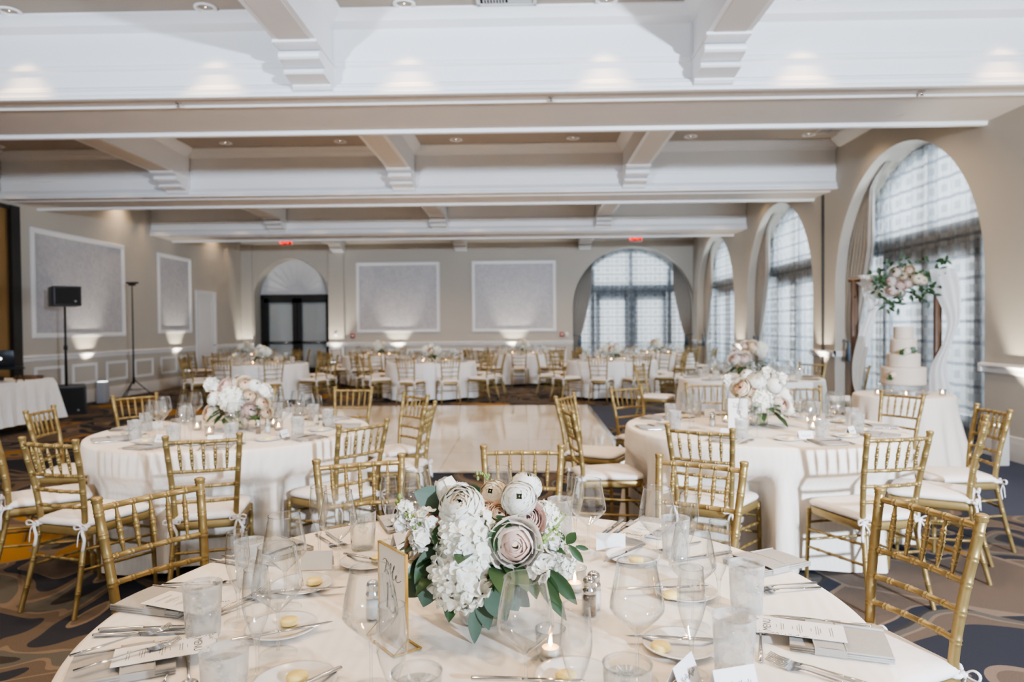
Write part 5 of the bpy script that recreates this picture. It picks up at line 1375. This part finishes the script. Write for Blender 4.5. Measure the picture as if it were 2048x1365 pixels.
# ------------------------------------------------------------------ cake corner
CX, CY = 3.74, 7.12
me = cloth_mesh(0.45, 0.76, 0.03, 0.13, 11, 0.04, 77, 'table_linen', 140, 12)
place(me, 'tablecloth', 'white floor length cloth on the small cake table', 'tablecloth', T(CX, CY, 0))
t = G(); t.cap0 = t.cap1 = True; t.lathe([(.44, .725), (.44, .752)], 32); l = G(); l.tube([(0, 0, .02), (0, 0, .725)], .035, 10); l.lathe([(.25, 0), (.24, .02), (.04, .05)], 20)
place((None, [('tabletop', t.mesh('ct', 'table_wood')), ('pedestal', l.mesh('cp', 'grey_plastic'))]), 'cake_table', 'small round table under the wedding cake and white cloth', 'table', T(CX, CY, 0))
def tier(r, z0, h, rough=.0):
    g = G(); prof = [(0.0001, z0)] + [(r - .004, z0)]
    n = 9
    for i in range(n + 1): prof.append((r + (.0025 if i % 2 else 0), z0 + .004 + (h - .012) * i / n))
    prof += [(r - .006, z0 + h), (0.0001, z0 + h)]
    g.lathe(prof, 48, wob=lambda a, j: 1 + .006 * noise.noise(Vector((cos(a) * 2, sin(a) * 2, j * .6)))); return g
st = G(); st.lathe([(0.0001, .0), (.225, .0), (.225, .008), (.215, .010), (.215, .085), (.225, .087), (.225, .095), (0.0001, .095)], 48)
place(auto(st.mesh('cake_stand', 'acrylic'), 40), 'cake_stand', 'round clear acrylic drum stand under the wedding cake', 'cake stand', T(CX, CY, ZP))
z = .0; tiers = []
for r_, h_ in ((.200, .172), (.148, .135), (.118, .145), (.088, .123)):
    tiers.append(('cake_tier', auto(tier(r_, z, h_).mesh('tier', 'icing'), 60))); z += h_
g = G(); r = random.Random(5)
for i in range(5): a = -1.9 + i * .18; leaf(g, (.15 * cos(a) * .8, .15 * sin(a), .30), (.19 * cos(a + r.uniform(-.5, .5)), .17 * sin(a), .33 + r.uniform(-.02, .03)), .014)
tiers += [('sugar_flower', MRAN, aim(-.03, -.135, .335, (0, -1, .3), .034)), ('sugar_flower', MPEO, aim(-.055, -.13, .31, (-.3, -1, .1), .026)), ('sugar_flower', MRANC, aim(-.165, -.12, .10, (-1, -.7, .1), .035))]
lf = G()
for bpt, tip in (((.0, -.13, .33), (.055, -.15, .345)), ((.0, -.13, .335), (.045, -.14, .375)), ((-.06, -.13, .325), (-.12, -.15, .32)), ((-.05, -.13, .33), (-.10, -.15, .335)), ((-.16, -.13, .08), (-.23, -.13, .07)), ((-.16, -.13, .07), (-.21, -.15, .09))):
    leaf(lf, bpt, tip, .026, Vector((0, -1, .3)), 0, .1, .2)
tiers.append(('leaves', lf.mesh('cl', 'leaf_green')))
place((None, tiers), 'wedding_cake', 'four tier ivory buttercream wedding cake with a white flower', 'cake', T(CX, CY, ZP + .096))
for x, y, lab in ((3.42, 6.98, 'lit votive on the cake table, left of the stand'), (3.60, 6.80, 'lit votive on the cake table, in front of the stand'), (4.0, 6.9, 'lit votive on the cake table, right of the stand')):
    item('votive', x, y, lab)

# wooden arch with chiffon and flowers behind the cake
A0, A1 = Vector((3.80, 8.30, 0)), Vector((4.42, 7.72, 0)); dr = (A1 - A0).normalized(); ZA = 1.97
parts = []
for Q in (A0, A1):
    for off in (-.05, .05):
        p = G(); c = Q + Vector((-dr.y, dr.x, 0)) * off; p.box((c.x - .022, c.y - .022, 0), (c.x + .022, c.y + .022, ZA)); parts.append(('post', bev(p.mesh('post', 'walnut', False), .003, 1)))
p = G(); n_ = Vector((-dr.y, dr.x, 0))
for off in (-.05, .05): p.tube([A0 - dr * .05 + n_ * off + Vector((0, 0, ZA)), A1 + dr * .05 + n_ * off + Vector((0, 0, ZA))], .025, 4)
parts.append(('top_bar', p.mesh('tb', 'walnut', False)))
place((None, parts), 'wooden_arch', 'brown wooden flower arch standing behind the cake table', 'arch')
def swag(pts_top, lab):
    """Chiffon panel: list of (x, y, z, half_width, depth) sections, swept with folds."""
    g = G(); n = 18; vs = []; fs = []
    C_ = catm([Vector(s[:3]) for s in pts_top], 5); W_ = catm([Vector((s[3], s[4], 0)) for s in pts_top], 5)
    for c, w in zip(C_, W_):
        for i in range(n + 1):
            q = (i / n - .5) * 2; f = .14 * abs(w.y) * sin(q * 9) + w.y * cos(q * pi / 2) * .5
            vs.append((c.x + dr.x * q * w.x, c.y + dr.y * q * w.x - f - .0, c.z + .02 * sin(q * 7) * w.x))
    m = len(C_)
    for j in range(m - 1):
        for i in range(n): fs.append((j*(n+1)+i, j*(n+1)+i+1, (j+1)*(n+1)+i+1, (j+1)*(n+1)+i))
    g.add(vs, fs); return g
g1 = swag([(3.84, 8.14, 2.02, .06, .04), (3.90, 8.10, 1.80, .09, .05), (3.90, 8.10, 1.60, .05, .04), (3.84, 8.12, 1.35, .07, .05), (3.77, 8.12, 1.05, .07, .05), (3.75, 8.12, .80, .05, .04), (3.77, 8.14, .62, .02, .03), (3.84, 8.14, .25, .06, .03), (3.86, 8.14, .03, .09, .04)], '')
g2 = swag([(4.40, 7.60, 2.04, .12, .04), (4.44, 7.58, 1.80, .12, .05), (4.50, 7.58, 1.50, .06, .04), (4.44, 7.58, 1.25, .04, .04), (4.35, 7.58, 1.0, .07, .05), (4.37, 7.58, .75, .10, .05), (4.42, 7.60, .45, .12, .05), (4.46, 7.62, .03, .14, .05)], '')
g3 = G(); vs = []; m = 22
for i in range(m + 1):
    t = i / m; c = A0.lerp(A1, t) + Vector((0, -.06, 0)); sag = .17 * sin(pi * min(1, t * 1.6)) if t < .62 else 0
    for j in range(9):
        s = j / 8; vs.append((c.x, c.y - .05 * sin(s * pi * 2) - .02, ZA + .05 - .10 * s - sag * s * 1.1 - .02 * sin(s * 12)))
g3.add(vs, [(i*9+j, i*9+j+1, (i+1)*9+j+1, (i+1)*9+j) for i in range(m) for j in range(8)])
place((None, [('left_fall', g1.mesh('c1', 'chiffon')), ('right_fall', g2.mesh('c2', 'chiffon')), ('top_swag', g3.mesh('c3', 'chiffon'))]), 'chiffon_drape', 'white chiffon draped over the wooden arch', 'drapery')
fp = []
r = random.Random(8)
for nm, me, x, z, rr in (('rose_bloom', MROSE, -.15, .0, .065), ('rose_bloom', MROSE, -.10, .10, .06), ('rose_bloom', MCRM, -.03, .06, .055), ('rose_bloom', MPINK, -.06, -.05, .06), ('rose_bloom', MROSE, -.14, -.10, .06), ('rose_bloom', MROSE, .02, -.03, .05), ('white_bloom', MRANC, .11, .02, .065), ('white_bloom', MRANC, .16, .0, .05), ('rose_bloom', MCRM, .03, .12, .05), ('rose_bloom', MROSE, -.06, -.13, .05)):
    fp.append((nm, me, aim(x, -.08, z, (x * 2, -1, z), rr, r.random() * 3)))
g = G()
for i in range(150):
    a = r.random() * 6.28; q = r.uniform(.10, .30); x, z = q * cos(a) * 1.15, q * sin(a) * .85
    if i > 110: x, z = r.choice([(r.uniform(.18, .42), r.uniform(.12, .22)), (r.uniform(-.34, -.2), r.uniform(-.05, .12)), (r.uniform(-.22, -.05), r.uniform(-.32, -.2)), (r.uniform(.1, .3), r.uniform(-.25, -.1))])
    L_ = r.uniform(.05, .09); b = r.random() * 6.28
    leaf(g, (x, -.05 + r.uniform(-.06, .05), z), (x + L_ * cos(b), -.08 + r.uniform(-.06, .06), z + L_ * sin(b)), .016, Vector((0, -1, .2)), r.choice((0, 0, 1)), .1, .2, 4)
fp.append(('leaves', g.mesh('al', ['leaf_green', 'leaf_eucalyptus'])))
place((None, fp), 'arch_flowers', 'blush rose and greenery cluster hung on the wooden arch top', 'flowers', T(4.13, 7.82, 1.92, rz=atan2(dr.y, dr.x) * .6))

# ------------------------------------------------------------------ DJ side
def rect_cloth(x0, x1, y0, y1, top, hem, seed):
    r = random.Random(seed); per = []
    def seg(a, b, n): return [(a[0] + (b[0] - a[0]) * i / n, a[1] + (b[1] - a[1]) * i / n) for i in range(n)]
    cs = [(x0, y0), (x1, y0), (x1, y1), (x0, y1)]
    for i in range(4): per += seg(cs[i], cs[(i + 1) % 4], 26 if i % 2 == 0 else 60)
    n = len(per); g = G(); cx, cy = (x0 + x1) / 2, (y0 + y1) / 2; rows = 8; vs = [(px, py, top) for px, py in per]
    for j in range(1, rows + 1):
        t = j / rows
        for i, (px, py) in enumerate(per):
            d = Vector((px - cx, py - cy)); 
            ox = (1 if abs(px - x1) < .01 else (-1 if abs(px - x0) < .01 else 0)); oy = (1 if abs(py - y1) < .01 else (-1 if abs(py - y0) < .01 else 0))
            f = .02 + .10 * t * (1 if ox and oy else .35) + .022 * t * sin(i * .9) + .012 * t * sin(i * 2.1 + 1)
            vs.append((px + ox * f, py + oy * f, top - (top - hem) * t))
    fs = [tuple(range(n))]
    for j in range(rows):
        for i in range(n): k = (i + 1) % n; fs.append((j*n+k, j*n+i, (j+1)*n+i, (j+1)*n+k))
    g.add(vs, fs); return auto(g.mesh('rect_cloth', 'table_linen_far'), 50)
place(rect_cloth(-8.05, -7.30, 8.7, 10.7, .74, .12, 3), 'tablecloth', 'white cloth on the long DJ table at the left edge', 'tablecloth')
g = G(); g.box((-8.04, 8.72, .70), (-7.32, 10.68, .735)); ll = []
for x in (-7.95, -7.42):
    for y in (8.85, 10.55): q = G(); q.tube([(x, y, 0), (x, y, .70)], .016, 8); ll.append(('leg', q.mesh('leg', 'grey_plastic')))
place((g.mesh('dj_top', 'table_wood', False), ll), 'dj_table', 'long DJ table under its white cloth by the left wall', 'table')
# laptop
b = G(); b.box((-.17, -.12, 0), (.17, .12, .015)); s = G(); s.box((-.17, -.004, 0), (.17, .004, .24)); lg = G(); lg.lathe([(0.0001, .0005), (.016, .0005), (.018, 0)], 20)
simple('laptop_grey', (.05, .055, .065), .35, .6)
place((bev(b.mesh('laptop_base', 'laptop_grey', False), .004, 1), [('screen', bev(s.mesh('screen', 'laptop_grey', False), .003, 1), T(0, -.12, .012, rx=.2), [('emblem', lg.mesh('emblem', 'white_glow'), T(0, -.005, .12, rx=pi / 2), None, 'small glowing white emblem')])]), 'laptop', 'dark open laptop with a glowing emblem on the DJ table', 'laptop', T(-7.36, 9.80, .95, rz=.25))
b = G(); b.box((-.34, -.2, 0), (.34, .2, .06)); kn = G()
for i in range(8):
    for j in range(3): kn.lathe([(0.0001, .02), (.010, .018), (.012, 0)], 8, 0, T(-.28 + i * .08, -.12 + j * .1, .06))
place((bev(b.mesh('mixer', 'black_plastic', False), .006, 1), [('knobs', kn.mesh('knobs', 'grey_plastic'))]), 'dj_mixer', 'black DJ mixing console on the white cloth', 'mixer', T(-7.80, 9.75, .742, rz=1.5708))
b = G(); b.box((-.2, -.14, .18), (.2, .14, .20))
for x in (-.19, .19): b.tube([(x, -.13, 0), (x, 0, .18)], .008, 6); b.tube([(x, .13, 0), (x, 0, .18)], .008, 6)
place(b.mesh('laptop_stand', 'black_plastic', False), 'laptop_stand', 'black folding stand holding up the laptop', 'stand', T(-7.36, 9.78, .744, rz=.25))
b = G(); b.box((-.16, -.1, 0), (.16, .1, .05))
place(bev(b.mesh('gear_box', 'walnut', False), .004, 1), 'wooden_tray', 'small dark wooden box at the table corner by the speaker', 'box', T(-7.50, 10.45, .742, rz=.1))
# loudspeaker rig
def cab(w, d, h, lab, grille=True):
    b = G(); b.box((-w/2, -d/2, 0), (w/2, d/2, h)); gr = G(); gr.box((-w/2 + .03, -d/2 - .008, .03), (w/2 - .03, -d/2, h - .03)); gr2 = G(); gr2.lathe([(0.0001, .004), (.016, .004), (.018, 0)], 14)
    return (bev(b.mesh('cabinet', 'black_plastic', False), .012), [('grille', gr.mesh('grille', 'black_cloth', False)), ('badge', gr2.mesh('badge', 'grey_plastic'), T(w * .28, -d/2 - .008, .08, rx=pi / 2))])
place(cab(.58, .62, .50, ''), 'subwoofer', 'black subwoofer cabinet on the floor by the DJ table', 'speaker', T(-8.12, 12.25, 0, rz=.60))
pl = G(); pl.tube([(0, 0, .5), (0, 0, 1.2), (0, 0, 1.88)], [.022, .02, .016], 10); pk = G(); pk.tube([(0, 0, 1.12), (0, 0, 1.20)], .032, 10)
place((pl.mesh('pole', 'black_plastic'), [('clamp', pk.mesh('clamp', 'black_plastic'))]), 'speaker_pole', 'black pole between the subwoofer and the loudspeaker', 'pole', T(-8.12, 12.25, .003))
place(cab(.42, .62, .34, ''), 'loudspeaker', 'black loudspeaker on a pole before the left wall panel', 'speaker', T(-8.12, 12.25, 1.89, rz=.72))
# tripod stand
tp = G(); tp.tube([(0, 0, .32), (0, 0, 1.2), (0, 0, 2.44)], [.018, .016, .011], 8); pts_ = [('column', tp.mesh('column', 'black_plastic'))]
for i in range(3):
    a = 2 * pi * i / 3 + .4; q = G(); q.tube([(0, 0, .42), (.42 * cos(a), .42 * sin(a), .012)], .011, 6); q.tube([(0, 0, .20), (.21 * cos(a), .21 * sin(a), .21)], .007, 6); pts_.append(('leg', q.mesh('leg', 'black_plastic')))
q = G(); q.box((-.13, -.02, 2.44), (.13, .02, 2.475)); q.box((-.05, -.05, 2.40), (.05, .05, 2.47)); pts_.append(('crossbar', q.mesh('xb', 'black_plastic', False)))
q = G(); q.tube([(0, 0, .36), (0, 0, .46)], .028, 8); pts_.append(('collar', q.mesh('co', 'black_plastic')))
place((None, pts_), 'tripod_stand', 'tall thin black tripod stand with a short crossbar on top', 'stand', T(-8.33, 14.75, 0))

# cordless uplights
def uplight(w, h):
    b = G(); b.prism([(-w/2, 0), (w/2, 0), (w/2 * .92, h), (-w/2 * .92, h)], 'y', -w/2 * .8, w/2 * .8); t = G(); t.box((-w/2 * .75, -w/2 * .6, h), (w/2 * .75, w/2 * .6, h + .012))
    return (bev(b.mesh('body', 'uplight_body', False), .01), [('lens', t.mesh('lens', 'white_glow', False))])
UP = uplight(.2, .42)
simple('uplight_body', (.60, .57, .53), .4)
UPw = uplight(.13, .40)
ups = [(-8.60, 14.10, 'left'), (-8.62, 17.75, 'left'), (-8.70, YB - .33, 'back'), (-5.97, YB - .42, 'back'), (-4.03, YB - .30, 'back'), (-0.42, YB - .30, 'back'), (4.85, 7.35, 'right'), (4.85, 12.32, 'right'), (4.85, 17.15, 'right')]
ul = ['grey cordless uplight on the carpet beside the tripod', 'grey cordless uplight on the left wall past the tripod', 'grey cordless uplight in the back left corner', 'grey cordless uplight right of the arched doors', 'grey cordless uplight under the left back panel', 'grey cordless uplight under the right back panel', 'pale box uplight behind the far right chairs', 'pale box uplight between the nearest and middle windows', 'pale box uplight between the middle and farthest windows']
for (x, y, w), lab in zip(ups, ul):
    place(UPw if w == 'right' else UP, 'uplight', lab, 'uplight', T(x, y, 0, rz=(pi / 2 if w != 'back' else 0)))
    dx = {'left': -.20, 'right': .20, 'back': 0}[w]; dy = .18 if w == 'back' else 0
    spot(x, y, .46, 62, (1.0, .90, .74) if w != 'back' else (1, .93, .80), 62, .7, .03, (x + dx, y + dy, 1.6), 'uplight_lamp')

# ------------------------------------------------------------------ light
W = bpy.data.worlds.new('World'); SC.world = W; W.use_nodes = True
wt = W.node_tree; bg = wt.nodes['Background']; bg.inputs[0].default_value = (0.92, 0.96, 1.0, 1); bg.inputs[1].default_value = 0.45
def flash(loc, tgt, e, size, rad=.12, col=(.70, .82, 1.0)):
    return spot(*loc, e, col, size, 1.0, rad, tgt, 'flash_head')
flash((3.9, -2.7, 2.50), (-2.0, 22.0, 4.3), 2300, 98)
flash((-3.9, -2.4, 2.35), (-0.5, 22.0, 7.5), 1050, 66)
def area(loc, tgt, e, sx, sy, col):
    l = bpy.data.lights.new('window_daylight', 'AREA'); l.shape = 'RECTANGLE'; l.size = sx; l.size_y = sy; l.energy = e; l.color = col
    o = bpy.data.objects.new('window_daylight', l); COL.objects.link(o); o.location = loc
    o.rotation_euler = (Vector(tgt) - Vector(loc)).to_track_quat('-Z', 'Z').to_euler()
for (uc, R, zs) in AR: area((XR + 1.6, uc, 2.2), (XR, uc, 1.9), 150, 3.6, 4.0, (.82, .91, 1.0))
area((BW[0], YB + 2.0, 2.2), (BW[0], YB, 1.9), 100, 3.6, 4.0, (.82, .91, 1.0))

# ------------------------------------------------------------------ camera
f_px, yaw, pitch, roll, H = 1413.8, .022, -.0197, -.0084, 1.459
cam = bpy.data.cameras.new('camera'); co = bpy.data.objects.new('camera', cam); COL.objects.link(co); SC.camera = co
cam.sensor_width = 36.0; cam.lens = f_px * 36.0 / 2048
fwd = Vector((-sin(yaw) * cos(pitch), cos(yaw) * cos(pitch), sin(pitch))); rt = Vector((cos(yaw), sin(yaw), 0)); up = rt.cross(fwd)
r2 = rt * cos(roll) + up * sin(roll); u2 = up * cos(roll) - rt * sin(roll)
co.matrix_world = Matrix(((r2.x, u2.x, -fwd.x, 0), (r2.y, u2.y, -fwd.y, 0), (r2.z, u2.z, -fwd.z, H), (0, 0, 0, 1)))
cam.clip_start = .05; cam.clip_end = 200
cam.dof.use_dof = True; cam.dof.focus_distance = 1.85; cam.dof.aperture_fstop = 3.2

cy = SC.cycles
cy.max_bounces = 4; cy.diffuse_bounces = 3; cy.glossy_bounces = 2; cy.transmission_bounces = 2; cy.transparent_max_bounces = 20
cy.use_adaptive_sampling = True; cy.adaptive_threshold = 0.08; cy.adaptive_min_samples = 16
cy.sample_clamp_indirect = 4.0; cy.caustics_reflective = False; cy.caustics_refractive = False; cy.use_denoising = True
SC.view_settings.view_transform = 'AgX'
SC.view_settings.look = 'AgX - Medium High Contrast'
SC.view_settings.exposure = 1.32
